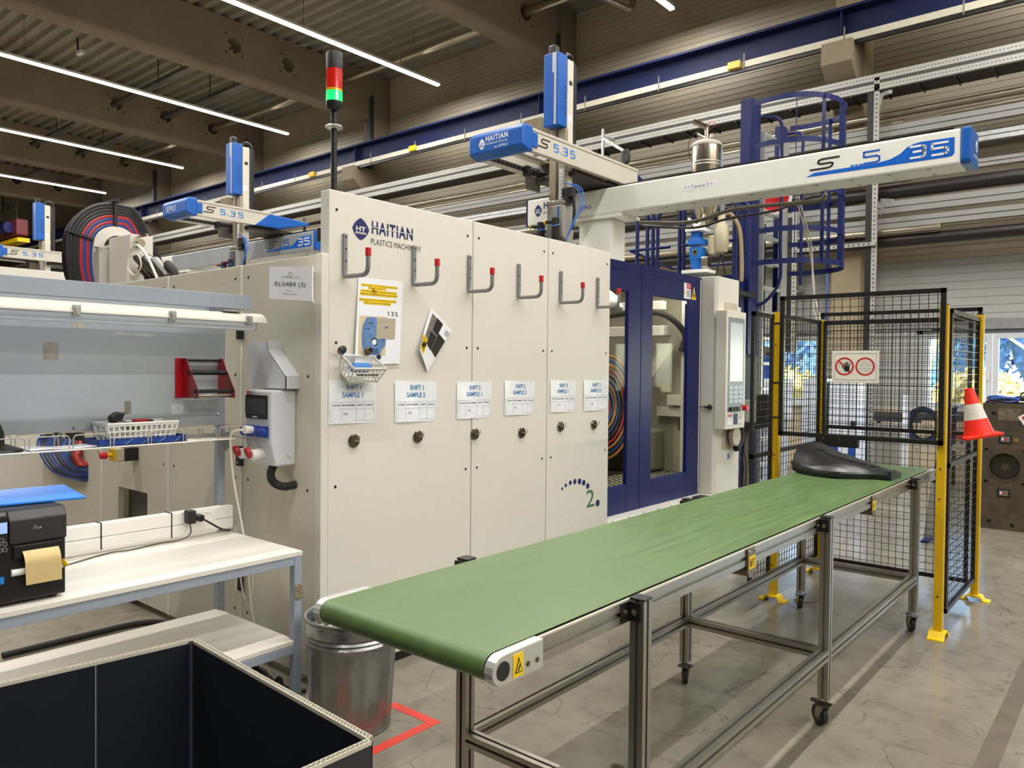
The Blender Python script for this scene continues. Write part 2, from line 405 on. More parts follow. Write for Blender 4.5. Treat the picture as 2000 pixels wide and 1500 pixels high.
# ---------------------------------------------------------------- light lines
DIFF = mat('lit diffuser', (255, 248, 232), .5, var=0, emit=5)
ORD = ['', '', '', 'nearest', 'second', 'third', 'fourth', 'fifth']
for i, (X, ao) in enumerate(zip(LIGHT_X, LAMPS)):
    if i < 3:
        tx = 'white pendant light line number %s to the right of the frame' % 'abc'[i]
        tx = ['white pendant light line farthest right over the aisle', 'white pendant light line over the right aisle', 'white pendant light line over the green conveyor'][i]
    else:
        tx = ['glowing white light line nearest the tall blue robot mast', 'glowing light line passing left of the stack light', 'third glowing light line from the stack light, above the hose arch', 'fourth glowing light line, over the left robot mast', 'farthest glowing light line at the far left'][i-3]
    t = T('light_line', tx, 'light', (X, 12, LIGHT_Z), 'pendant light lines under the roof')
    G().box(X-.045, X+.045, LIGHT_Y0, LIGHT_Y1, LIGHT_Z, LIGHT_Z+.05).o('housing', WHITEP, t)
    G().box(X-.045, X+.045, LIGHT_Y0, LIGHT_Y1, LIGHT_Z-.04, LIGHT_Z-.001).o('diffuser', DIFF, t)
    for yy in (11.4, 8.6, 5.8, 3.0):
        G().cyl((X, yy, LIGHT_Z+.05), (X, yy, ZR), .004, 5).o('hanger_wire', BLACKM, t)

# ---------------------------------------------------------------- crane runway and services along the far wall
x0, x1 = XL, XR
t = T('crane_runway_beam', 'long navy steel crane runway beam on the column corbels', 'beam', (-10, 12.2, 6.6))
G().box(x0, x1, 12.02, 12.38, 7.02, 7.06).o('top_flange', CRANE, t)
G().box(x0, x1, 12.02, 12.38, 6.60, 6.64).o('bottom_flange', CRANE, t)
G().box(x0, x1, 12.19, 12.21, 6.64, 7.02).o('web', CRANE, t)
for xr in COLX: G().box(xr-.23, xr-.21, 12.05, 12.35, 6.64, 7.02).o('stiffener', CRANE, t)
t = T('conductor_rail', 'cream conductor rail hung under the navy crane beam', 'rail', (-10, 12.0, 6.55))
G().box(x0, x1, 11.96, 12.01, 6.50, 6.60).o('rail_cover', mat('cream rail', (196, 190, 170), .4), t)
G().box(x0, x1, 11.97, 12.02, 6.44, 6.485).o('rail_base', BLACKM, t)
for k in range(24):
    xx = 1.0-1.55*k; G().box(xx, xx+.02, 11.95, 11.96, 6.46, 6.72).o('hanger', mat('hanger grey', (120, 116, 104), .5), t)
for xx, s_ in ((-1.60, 'at the upper right'), (-5.45, 'right of the tall blue robot mast'), (-13.1, 'left of the blue robot arm cap'), (-16.9, 'beside the stack light pole')):
    tag(G().box(xx, xx+.22, 11.9, 11.955, 6.50, 6.62).o('yellow_collector', YEL, bev=.01), 'small yellow box on the cream rail %s' % s_, 'junction box', 'yellow boxes on the conductor rail')
t = T('cable_tray', 'perforated galvanised cable tray running along the far wall', 'cable tray', (-8, 12.1, 5.7))
G().box(x0, x1, 12.0, 12.012, 5.84, 5.935).o('upper_flange', GALVL, t)
G().box(x0, x1, 12.0, 12.012, 5.70, 5.79).o('lower_flange', GALVL, t)
G().box(x0, x1, 12.005, 12.02, 5.79, 5.84).o('web', mat('grey tray web', (62, 60, 56), .5), t)
G().box(x0, x1, 12.0, 12.42, 5.68, 5.695).o('tray_mesh', mat('dark wire mesh floor', (46, 44, 40), .6, var=.3, scale=40), t)
g = G()
for k in range(360):
    xx = -.5-.045*k
    if xx < -14: break
    g.box(xx, xx+.014, 11.997, 11.9995, 5.88, 5.893).box(xx, xx+.014, 11.997, 11.9995, 5.738, 5.751)
stuff(g.o('punched_hole', BLACKM, t))
for k in range(24): G().box(.5-.45*k, .52-.45*k, 12.0, 12.42, 5.655, 5.68).o('tray_rung', BLACKM, t)
def hrun(name, y, z, rad, m, label, cat, xa=XL, xb=XR, bands=0):
    t = T(name, label, cat, (-6, y, z)); G().cyl((xa, y, z), (xb, y, z), rad, 14).o('pipe_run', m, t, smooth=True)
    for k in range(bands): G().cyl((xb-1.1-1.9*k, y, z), (xb-1.07-1.9*k, y, z), rad+.012, 14).o('clamp_band', GALVL, t)
    return t
hrun('service_pipe', 12.35, 5.41, .052, DUCT, 'upper silver pipe just below the perforated tray', 'pipe', bands=0)
hrun('service_pipe', 12.35, 5.27, .045, DUCT, 'lower silver pipe below the perforated tray', 'pipe', xb=-2.9)
hrun('service_pipe', 12.35, 5.28, .04, DUCT, 'thin silver pipe above the white busbar at far right', 'pipe', xa=-2.4)
hrun('insulated_pipe', 12.3, 4.25, .10, BDUCT, 'upper black insulated pipe behind the robot beam', 'pipe', bands=6)
hrun('insulated_pipe', 12.3, 3.53, .085, BDUCT, 'lower black insulated pipe under the grey busbars', 'pipe', bands=6)
hrun('service_pipe', 12.2, 3.66, .05, DUCT, 'silver pipe ending in an elbow beside the lower black pipe', 'pipe', xb=-2.35)
hrun('service_pipe', 12.2, 4.40, .04, DUCT, 'thin silver pipe ending above the upper black pipe', 'pipe', xb=-2.75)
def bus(z0, z1, y, label, xa=XL, xb=XR, m=GALVL):
    t = T('busbar_trunking', label, 'trunking', (-6, y, z0), 'busbar trunkings on the far wall')
    zm = (z0+z1)/2
    G().box(xa, xb, y, y+.09, z0, zm-.006).o('lower_cover', m, t); G().box(xa, xb, y, y+.09, zm+.006, z1).o('upper_cover', m, t)
    G().box(xa, xb, y+.01, y+.08, zm-.006, zm+.006).o('joint', BLACKM, t)
    return t
BUS = mat('pale grey trunking', (136, 136, 132), .42, var=.04)
bus(5.05, 5.21, 12.2, 'pale busbar trunking under the silver pipes', m=BUS)
bus(4.80, 4.93, 12.3, 'narrow grey trunking below the pale busbar', m=GALV)
bus(4.45, 4.56, 12.3, 'grey trunking just above the upper black pipe', m=BUS)
bus(3.93, 4.10, 12.2, 'grey busbar trunking between the two black pipes', m=BUS)
bus(3.71, 3.86, 12.2, 'grey busbar trunking on top of the lower black pipe', m=BUS)
tag(G().box(XL, XR, 12.6, 12.95, 4.96, 5.02).o('dark_channel', BLACKM), 'dark steel channel line below the pale busbar', 'channel')
def strut(X, y, z0, z1, label):
    t = T('strut_upright', label, 'upright', (X, y, z0))
    G().box(X-.02, X+.05, y, y+.045, z0, z1).o('strut_rail', GALVL, t)
    g = G(); z = z0+.03
    while z < z1-.02: g.box(X+.005, X+.025, y-.003, y, z, z+.02); z += .065
    stuff(g.o('strut_hole', BLACKM, t))
    G().box(X-.11, X-.02, y+.01, y+.06, z0, z1-.1).o('black_duct', BLACKM, t)
    return t
strut(-3.2, 12.0, 0, 5.88, 'tall perforated steel upright with black duct beside the column')
strut(-4.36, 12.0, 1.9, 4.1, 'short perforated steel upright seen through the ladder cage')
t = T('strut_crossbar', 'perforated horizontal strut joining the two uprights', 'strut', (-3.8, 11.95, 3.46))
G().box(-4.36, -3.15, 11.94, 11.99, 3.44, 3.49).o('strut_rail', GALVL, t)
g = G()
for k in range(16): g.box(-4.3+.07*k, -4.275+.07*k, 11.936, 11.94, 3.455, 3.475)
stuff(g.o('strut_hole', BLACKM, t))
for (xx, zz, s_) in ((-3.15, 5.62, 'under the perforated tray'), (-3.1, 4.1, 'at the grey busbars on the tall upright'), (-4.3, 4.1, 'inside the ladder cage view')):
    t = T('wall_bracket', 'grey cantilever bracket %s' % s_, 'bracket', (xx, 12.0, zz))
    G().beam((xx, 12.05, zz), (xx+.25, 11.6, zz-.12), .05, .05).o('bracket_arm', GALV, t)
    G().prism([(xx, 12.0, zz-.02), (xx+.12, 11.8, zz-.05), (xx, 12.0, zz-.25)], (0, .01, 0)).o('gusset', GALV, t)
for xx in (-4.68, -4.58):
    hr = T('riser_pipe', 'silver vertical riser pipe %s' % ('left of the pair' if xx < -4.6 else 'right of the pair'), 'pipe', (xx, 12.7, 2.2), 'vertical riser pipes left of the column')
    G().cyl((xx, 12.75, 1.9), (xx, 12.75, 3.6), .035, 10).o('pipe_run', DUCT, hr, smooth=True)
    for zz in (2.1, 2.9): G().box(xx-.05, xx+.05, 12.72, 13.0, zz, zz+.03).o('pipe_clamp', GALV, hr)
t = T('conduit', 'blue grey conduit on the left edge of the concrete column', 'conduit', (-3.96, 12.45, 0)); G().cyl((-3.98, 12.45, 0), (-3.98, 12.45, 3.5), .02, 8).o('pipe_run', mat('blue conduit', (90, 110, 170), .4), t)
# pipes through the roof girders
for yy, m_, rad, s_ in ((11.42, DUCT, .09, 'round silver duct passing through the roof girders near the wall'), (10.05, None, .06, 'dark tray through the middle girder holes'), (8.74, None, .06, 'dark tray through the outer girder holes')):
    t = T('roof_duct' if m_ else 'roof_tray', s_, 'duct' if m_ else 'cable tray', (-20, yy, 8.37))
    if m_: G().cyl((-34, yy, 8.37), (-6.2, yy, 8.37), rad, 14).o('duct_run', m_, t, smooth=True)
    else:
        G().box(-34, -15.3, yy-.07, yy+.07, 8.33, 8.36).box(-34, -15.3, yy-.07, yy-.055, 8.36, 8.42).box(-34, -15.3, yy+.055, yy+.07, 8.36, 8.42).o('tray_run', mat('dark tray steel', (74, 72, 68), .5), t)
        for k in range(6): G().cyl((-16.2-1.1*k-3*(k > 2), yy-.04, 8.42), (-16.2-1.1*k-3*(k > 2), yy-.04, ZR), .012, 6).o('hanger_rod', BLACKM, t)
t = T('roof_pipe', 'silver roof pipe with two bends at the upper right of the blue mast', 'pipe', (-8, 11, 8.4))
G().tube(fillet([(-9.4, 11.4, 8.33), (-7.9, 11.4, 8.33), (-7.5, 12.3, 8.2), (-7.5, 12.3, 8.8)], .15), .06, 10).o('pipe_run', DUCT, t, smooth=True)
t = T('roof_camera', 'small grey camera fixed under the roof deck at the upper left', 'camera', (-18.4, 7, 8.6))
G().box(-18.62, -18.38, 6.95, 7.05, 8.5, 8.58).o('camera_body', WHITEP, t, bev=.01); G().cyl((-18.6, 7, 8.58), (-18.66, 7, 8.9), .02, 8).o('camera_arm', BLACKM, t)
# wall mounted conduit loop under the roof right of the stack light
t = T('lamp_feed_pipe', 'thin bent conduit feeding the nearest light line', 'conduit', (-9, 11.5, 8.4))
G().tube(fillet([(-16, 9.6, 8.72), (-12.9, 10.8, 8.72), (-12.6, 11.0, 8.6), (-12.5, 11.2, 8.0)], .1), .012, 6).o('pipe_run', GALV, t)

# ---------------------------------------------------------------- injection moulding machine
XM = -3.13
mc = T('moulding_machine', 'large cream and navy moulding machine in the centre, with blue sliding doors', 'machine', (-4.9, 4.7, 0))
bolt_g = []
def bolts(g, pts):
    for y, z in pts: g.cyl((XM-.001, y, z), (XM+.0015, y, z), .008, 8)
PN = [(2.325, 3.362), (3.369, 4.103), (4.110, 4.868)]
for (a, b) in PN:
    p = G().box(XM-.07, XM, a, b, .05, 2.475).o('front_panel', CREAM, mc, bev=.004)
    g = G(); bolts(g, [(yy, zz) for yy in (a+.045, b-.045) for zz in (.16, 1.0, 1.72, 2.38)])
    stuff(g.o('panel_bolt', BLACKM, p))
G().box(XM-.06, XM-.01, 2.33, 4.86, .0, .05).o('shaded_plinth', BLACKM, mc)  # recessed base; shadow under the panels put into its black colour
# text and logo on the front panels
def diamond(cy, cz, hw, hh, x=XM, par_=None, ink=INK, paper=CREAM, U=(0, 1, 0), N=(1, 0, 0), O=None):
    """rounded diamond emblem with HT and a wave; centre at O, drawn along U and z"""
    U, N = V(U), V(N); O = V(O) if O else V((x, cy, cz)); W = V((0, 0, 1))
    pts = []
    for k in range(4):
        a0 = V((math.cos(k*PI/2), math.sin(k*PI/2))); a1 = V((math.cos((k+1)*PI/2), math.sin((k+1)*PI/2)))
        for q in range(6):
            s_ = q/6; p = a0*(1-s_)+a1*s_; p = p*(1+.22*math.sin(PI*s_)); pts.append(O+U*p.x*hw+W*p.y*hh+N*.0003)
    e = G().prism(pts, N*.0012).o('emblem', ink, par_)
    text('HT', O+N*.002-U*hw*.58-W*hh*.18, U, W, hw*1.16, hh*.42, paper, e, bold=.03)
    wv = [(-.62, -.42), (-.45, -.30), (-.3, -.42), (-.15, -.30), (0, -.42), (.15, -.30), (.3, -.42), (.45, -.30), (.62, -.42)]
    g = G()
    for (a, b), (c, d) in zip(wv, wv[1:]):
        p, q = O+U*a*hw+W*b*hh+N*.0018, O+U*c*hw+W*d*hh+N*.0018; t_ = (q-p).normalized(); g.obb((p+q)/2, t_*(q-p).length*.6, N.cross(t_)*hh*.07, N*.0006)
    g.o('emblem_wave', paper, e)
    return e
diamond(2.521, 2.305, .054, .056, par_=mc)
lt = text('HAITIAN', (XM+.0012, 2.592, 2.293), (0, 1, 0), (0, 0, 1), .288, .066, INK, mc, bold=.03)
G().box(XM+.0014, XM+.0018, 2.59, 2.885, 2.325, 2.3285).o('letter_cut', CREAM, lt)
text('PLASTICS MACHINERY', (XM+.0012, 2.588, 2.238), (0, 1, 0), (0, 0, 1), .355, .030, GREYINK, mc)
g = G()
for y, z, rr in ((4.290, .772, .010), (4.332, .790, .013), (4.386, .803, .016), (4.440, .805, .019), (4.498, .800, .021), (4.552, .785, .021), (4.603, .755, .021), (4.735, .615, .025)):
    g.disc((XM, y, z), rr, (1, 0, 0), .0015)
g.o('dot_arc_mark', INK, mc)
text('2', (XM+.0012, 4.585, .600), (0, 1, 0), (0, 0, 1), .105, .125, mat('green ink', (60, 110, 60), .5), mc)
# side (facing the workbench)
YR = 2.28
RL = [(-6.77, -5.665, .12), (-5.655, -4.685, .045), (-4.675, -3.850, .045), (-3.840, -3.175, .045)]
for i, (a, b, z0) in enumerate(RL):
    g = G()
    if i == 1:
        g.box(a, -5.40, YR, YR+.04, z0, 2.15).box(-4.97, b, YR, YR+.04, z0, 2.15).box(-5.40, -4.97, YR, YR+.04, z0, .42).box(-5.40, -4.97, YR, YR+.04, .77, 2.15)
    else: g.box(a, b, YR, YR+.04, z0, 2.15)
    p = g.o('side_panel', CREAM2, mc, bev=.003)
    g = G()
    for xx in (a+.06, b-.06):
        for zz in (.25, .98, 1.55, 2.08): g.cyl((xx, YR-.0015, zz), (xx, YR+.001, zz), .008, 8)
    stuff(g.o('panel_bolt', BLACKM, p))
    if i < 3:
        G().box(b, b+.01, YR-.006, YR+.02, z0, 2.15).o('panel_joint', WHITEP, mc)
G().box(-3.175, XM+.005, YR-.002, 2.322, .045, 2.155).o('corner_post', CREAM, mc, bev=.004)
for (xx, zz) in ((-3.845, 1.80), (-3.845, 1.105), (-3.845, .42)):
    h = G().box(xx-.025, xx+.025, YR-.022, YR-.002, zz-.055, zz+.055).o('door_hinge', BLACK, mc, bev=.004)
    G().cyl((xx, YR-.026, zz+.035), (xx, YR-.02, zz+.035), .008, 8).cyl((xx, YR-.026, zz-.035), (xx, YR-.02, zz-.035), .008, 8).o('hinge_screw', STEEL, h)
G().box(-5.42, -4.95, 2.36, 2.55, .40, .8).o('opening_back', mat('dark inner steel', (96, 94, 88), .6), mc)
tag(G().box(-5.10, -5.0, 2.32, 2.38, .40, .47).o('yellow_junction', YEL), 'yellow junction block in the machine side opening', 'junction box')
for a in (-6.72, -6.30): G().box(a, a+.34, YR-.004, YR+.001, 1.02, 1.10).o('vent_grille', BLACKM, mc)
for (xx, yy) in ((-5.45, 2.42), (-6.6, 2.42), (-4.0, 2.42)):
    G().lathe([(0, 0), (.075, 0), (.07, .018), (.03, .03), (.02, .12), (.02, .2)], (xx, yy, 0), 14).o('machine_foot', BLACKM, mc)
# hinges / machine base behind the panels
G().box(-6.7, -3.3, 2.6, 7.6, .12, .42).o('machine_bed', CREAM2, mc, bev=.02)
G().box(-6.4, -3.5, 2.6, 3.4, .42, 1.5).o('clamp_rear_block', CREAM2, mc, bev=.02)
G().box(-6.72, -6.68, 2.35, 7.2, .1, 2.1).o('rear_guard', CREAM2, mc)
# blue sliding doors
XD = -3.25
def door(y0, y1, w0, w1):
    g = G(); t_ = .035
    g.box(XD-t_, XD, y0, w0, .43, 2.46).box(XD-t_, XD, w1, y1, .43, 2.46).box(XD-t_, XD, w0, w1, .43, .675).box(XD-t_, XD, w0, w1, 2.225, 2.46)
    d = g.o('sliding_door', NAVY, mc, bev=.004)
    G().box(XD-.022, XD-.014, w0, w1, .675, 2.225).o('door_pane', TINT, d)
    G().box(XD, XD+.004, y0+.01, y1-.01, 2.395, 2.40).o('door_fold', NAVY2, d)
    return d
door(4.80, 5.527, 4.86, 5.33); d2 = door(5.531, 6.592, 5.72, 6.355)
G().box(XD-.01, XD+.004, 6.592, 6.602, .55, 2.44).o('door_edge', WHITEP, mc)
G().box(XD-.02, XD-.002, 6.604, 6.626, .55, 2.46).o('door_seal', RUBBER, mc)
lb = G().box(XD, XD+.001, 6.27, 6.40, 2.245, 2.385).o('warning_label', WHITE, d2)
G().box(XD+.001, XD+.002, 6.315, 6.398, 2.335, 2.382).o('label_band', RED, lb)
text('CAUTION', (XD+.0024, 6.322, 2.347), (0, 1, 0), (0, 0, 1), .068, .022, WHITE, lb)
G().prism([(XD+.0015, 6.275, 2.285), (XD+.0015, 6.307, 2.285), (XD+.0015, 6.291, 2.32)], (.0006, 0, 0)).o('label_triangle', YELL, lb)
g = G()
for k in range(5): g.box(XD+.001, XD+.0016, 6.318, 6.385, 2.262+.013*k, 2.268+.013*k)
stuff(g.o('fine_print', GREYINK, lb))
tr = G().prism([(XD, 6.415, 2.245), (XD, 6.51, 2.245), (XD, 6.4625, 2.36)], (.001, 0, 0)).o('warning_triangle', YELL, d2)
g = G().box(XD+.001, XD+.0018, 6.458, 6.467, 2.262, 2.325)
for s_ in (-1, 1): g.box(XD+.001, XD+.0018, 6.4625+s_*.018-.004, 6.4625+s_*.018+.004, 2.262, 2.295)
g.box(XD+.001, XD+.0018, 6.44, 6.485, 2.28, 2.287).o('hazard_symbol', BLACKINK, tr)
G().box(XD, XD+.001, 6.265, 6.325, 2.195, 2.222).o('serial_label', WHITE, d2)
# sill in front of the doors
sill = G().box(-3.40, -3.08, 4.872, 6.62, .40, .45).o('door_sill', CREAM, mc, bev=.003)
g = G()
for k in range(8): g.cyl((-3.12, 4.93+.23*k, .449), (-3.12, 4.93+.23*k, .452), .009, 8)
stuff(g.o('sill_bolt', DCHROME, sill))
G().box(-3.2, -3.13, 4.872, 7.1, .05, .40).o('lower_panel', CREAM, mc)
G().box(-3.14, -3.05, 6.26, 6.42, .45, .475).o('sill_stop', BLACK, mc, bev=.006)
# what the doors show: tray, platen, mould block, hoses
INT = mat('inner cream steel', (160, 154, 138), .5, var=.08)
DARKI = mat('inner dark steel', (58, 54, 48), .5, .3, var=.2)
G().box(-4.9, -3.3, 4.6, 6.9, .56, .60).o('drip_tray', DARKI, mc)
g = G()
for i in range(26):
    for j in range(11): 
        g.disc((-3.36-.05*j, 4.85+.075*i+.03*(j % 2), .60), .017, (0, 0, 1), .004, 8)
stuff(g.o('tray_stud', mat('bright stud', (225, 222, 210), .4, var=0), mc))
G().box(-4.9, -3.36, 6.78, 7.1, .6, 2.42).o('fixed_platen', INT, mc, bev=.01)
G().box(-4.95, -4.90, 4.2, 6.8, .6, 2.4).o('far_guard', INT, mc)
G().box(-4.9, -3.9, 4.55, 4.85, .6, 2.2).o('moving_platen', DARKI, mc, bev=.02)
G().box(-4.85, -4.15, 5.55, 6.15, .9, 1.95).o('mould_half', mat('mould steel', (72, 70, 66), .4, .6, var=.15), mc, bev=.01)
G().box(-4.6, -4.25, 5.5, 5.9, .62, 1.2).o('mould_base', DARKI, mc, bev=.02)
G().box(-3.95, -3.7, 6.52, 6.78, .62, 1.02).o('pump_cover', INT, mc, bev=.03)
G().box(-4.3, -3.96, 6.45, 6.78, .62, 1.15).o('dark_bracket', DARKI, mc, bev=.02)
G().box(-3.62, -3.42, 6.66, 6.78, 1.26, 1.36).box(-3.75, -3.42, 6.70, 6.78, 1.15, 1.24).o('clamp_block', CREAM, mc, bev=.004)
G().box(-3.52, -3.42, 6.70, 6.78, 1.02, 1.14).o('clamp_block', DARKI, mc, bev=.004)
G().tube(cr([(-4.1, 6.3, 2.12), (-3.8, 6.4, 2.15), (-3.56, 6.5, 2.12), (-3.42, 6.62, 1.95), (-3.44, 6.6, 1.78)]), .03, 10).o('black_arm_hose', RUBBER, mc, smooth=True)
G().beam((-4.2, 6.5, 1.0), (-3.5, 6.6, 1.9), .02, .10).o('cable_duct_brace', INT, mc)
G().box(-4.2, -3.55, 6.45, 6.6, 1.92, 2.02).box(-4.2, -3.6, 6.5, 6.6, 2.17, 2.26).o('tie_clamp', CREAM, mc, bev=.01)
G().cyl((-3.98, 6.5, 1.42), (-3.80, 6.5, 1.42), .05, 14, .035).o('nozzle', INT, mc); G().cyl((-3.80, 6.5, 1.42), (-3.76, 6.5, 1.43), .02, 10).o('red_tip', RED, mc)
G().cyl((-3.60, 5.28, 2.16), (-3.56, 5.50, 2.16), .11, 24).cyl((-3.55, 5.5, 2.16), (-3.54, 5.56, 2.16), .08, 20).cyl((-3.54, 5.56, 2.14), (-3.53, 5.66, 2.13), .035, 12).o('white_motor', CREAM, mc, bev=.01, smooth=True)
AMB = mat('amber hose', (176, 120, 60), .4)
for k in range(9):
    m_ = [RCAB, BCAB, AMB, BCAB, DCAB, RCAB, AMB, BCAB, AMB][k]; rr = .12+.045*k
    G().tube(arcpts((-3.9, 5.95+.01*k, 1.25), (0, 1, 0), (0, 0, 1), rr, -PI*.5, PI*.5, 16), .012, 8).o('water_hose', m_, mc, smooth=True)
lm = D.lights.new('added_interior_fill', 'AREA'); lm.shape = 'RECTANGLE'; lm.size = .08; lm.size_y = 1.6; lm.energy = 13; lm.color = (1, .97, .9)  # added, unseen lamp that brightens the interior behind the doors
lo_ = D.objects.new('added_interior_fill', lm); COL.objects.link(lo_); lo_.location = (-3.42, 5.8, 2.42); lo_.rotation_euler = (0, math.radians(20), 0)
G().box(-3.48, -3.36, 5.0, 6.6, 2.43, 2.46).o('added_fill_housing', WHITEP, mc)  # housing added around the unseen fill lamp
# white control column
cl = G().prism([(-3.46, 6.63, .05), (-3.13, 6.63, .05), (-3.10, 6.66, .05), (-3.10, 7.11, .05), (-3.46, 7.11, .05)], (0, 0, 2.42)).o('control_column', CREAM, mc, bev=.006)
G().box(-3.40, -3.12, 7.11, 7.21, .05, 2.22).o('column_step', CREAM, mc, bev=.004)
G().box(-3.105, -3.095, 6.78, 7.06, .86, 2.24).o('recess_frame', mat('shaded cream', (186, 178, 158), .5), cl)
hm = G().box(-3.095, -2.99, 6.60, 7.03, 1.06, 2.15).o('operator_panel', CREAM, mc, bev=.006)
bez = G().box(-2.99, -2.986, 6.64, 6.99, 1.22, 2.09).o('panel_bezel', mat('grey bezel', (126, 134, 142), .4), hm)
G().box(-2.986, -2.983, 6.67, 6.95, 1.50, 2.04).o('screen', mat('idle screen', (196, 206, 216), .25, var=.04), bez)
g = G()
for i in range(3):
    for j in range(4): g.box(-2.986, -2.982, 6.66+.105*i, 6.75+.105*i, 1.30+.042*j, 1.332+.042*j)
stuff(g.o('keypad_key', mat('pale key', (168, 180, 194), .4, var=0), bez))
for k in range(4): G().cyl((-2.986, 6.68+.065*k, 1.245), (-2.955, 6.68+.065*k, 1.245), .020, 14).o('selector_knob', BLACK if k < 3 else ALU, hm)
G().cyl((-2.986, 6.955, 1.25), (-2.93, 6.955, 1.25), .026, 16).o('emergency_stop', RED, hm)
lb = G().box(-2.989, -2.986, 6.63, 6.75, 1.10, 1.20).o('danger_label', WHITE, hm); G().box(-2.986, -2.985, 6.645, 6.74, 1.175, 1.195).o('label_band', RED, lb)
G().box(-2.989, -2.986, 6.78, 6.86, 1.10, 1.20).o('info_label', INK, hm)
for k in range(4): G().cyl((-2.99, 6.91+.05*(k % 2), 1.11+.06*(k//2)), (-2.982, 6.91+.05*(k % 2), 1.11+.06*(k//2)), .014, 10).o('blank_plug', WHITEP, hm)
for zz in (1.72, 1.50): G().cyl((-3.10, 6.715, zz), (-3.075, 6.715, zz), .028, 18).o('round_socket', mat('grey socket', (150, 152, 152), .35, .3), cl)
for zz in (1.63, 1.41): G().box(-3.10, -3.098, 6.69, 6.74, zz-.012, zz+.012).o('socket_label', GREYINK, cl)
for zz in (1.30, 1.12): G().cyl((-3.10, 6.715, zz), (-3.098, 6.715, zz), .03, 18).o('blank_cover', CREAM2, cl)
G().box(-3.10, -3.096, 6.90, 6.95, .76, .81).o('small_switch', mat('grey switch', (110, 116, 128), .4), cl)
G().cyl((-3.25, 6.60, 1.262), (-3.16, 6.60, 1.262), .006, 8).cyl((-3.20, 6.6, 1.262), (-3.17, 6.6, 1.262), .012, 10).o('door_handle_rod', STEEL, mc)
G().ball((-3.145, 6.6, 1.262), .024).o('door_handle_ball', BLACK, mc, smooth=True)
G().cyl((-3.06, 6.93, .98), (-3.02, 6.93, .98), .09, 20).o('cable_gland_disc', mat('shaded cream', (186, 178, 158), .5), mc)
G().tube(arcpts((-3.04, 6.95, .98), (0, 1, 0), (0, 0, 1), .12, -PI*.5, PI*.45, 10), .03, 10).o('black_conduit', RUBBER, mc, smooth=True)
G().box(-4.6, -3.5, 6.6, 7.6, 2.40, 2.44).o('platform_edge', BLACKM, mc)

# wall hooks on the front panels
hk0 = None
HY = [2.415, 2.882, 3.325, 3.786, 4.238, 4.690]
HL = ['leftmost grey tube hook with red cap, above the instruction sheet', 'second grey tube hook, right of the printed machine name', 'third grey tube hook, on the seam between panels one and two',
      'fourth grey tube hook, alone on the middle panel', 'fifth grey tube hook, first on the right panel', 'rightmost grey tube hook, overlapping the blue door window']
hk = T('storage_hook', HL[0], 'hook', (XM, HY[0], 2.06), 'grey tube hooks with red caps')
y = HY[0]
G().box(XM, XM+.018, y-.012, y+.012, 2.075, 2.268).o('back_bar', HOOKM, hk, bev=.005)
G().tube(fillet([(XM+.009, y, 2.085), (XM+.012, y, 2.052), (XM+.19, y, 2.050), (XM+.19, y, 2.145)], .05), .0115, 10).o('hook_tube', HOOKM, hk, smooth=True)
G().cyl((XM+.19, y, 2.140), (XM+.19, y, 2.180), .0145, 12).o('red_cap', RED, hk, bev=.003)
for zz in (2.25, 2.19, 2.13): G().cyl((XM+.018, y, zz), (XM+.0195, y, zz), .005, 8).o('hook_screw', BLACKM, hk)
for k in range(1, 6): dup(hk, (0, HY[k]-HY[0], 0), HL[k])
# magnetic hooks
SHL = ['sleeved shift sheet at the left panel edge, below the small white basket', 'sleeved shift sheet directly below the tilted photo sheet', 'sleeved shift sheet across the first panel seam',
       'sleeved shift sheet alone on the middle panel', 'sleeved shift sheet just right of the second panel seam', 'sleeved shift sheet touching the blue door']
MY = [(2.482, 1.224), (2.925, 1.218), (3.390, 1.205), (3.836, 1.187), (4.258, 1.205), (4.668, 1.198)]
WH = ['shift 1 sample 1', 'shift 1 sample 2', 'shift 2 sample 1', 'shift 2 sample 2', 'shift 3 sample 1', 'shift 3 sample 2']
mh = T('magnetic_hook', '', 'hook', (XM, *MY[0]), 'round magnetic hooks under the shift sheets')
y, z = MY[0]
G().lathe([(.001, 0), (.030, 0), (.034, .004), (.034, .010), (.030, .014), (.001, .015)], (XM, y, z), 24, (1, 0, 0)).o('magnet', DCHROME, mh, smooth=True)
G().tube(fillet([(XM+.014, y, z), (XM+.05, y, z), (XM+.05, y, z+.028)], .01), .0028, 8).o('hook_wire', CHROME, mh, smooth=True)
MHL = [x.replace('sleeved shift sheet', 'round magnetic hook under the sheet') for x in SHL]; mh['label'] = MHL[0]
for k in range(1, 6): dup(mh, (0, MY[k][0]-MY[0][0], MY[k][1]-MY[0][1]), MHL[k])
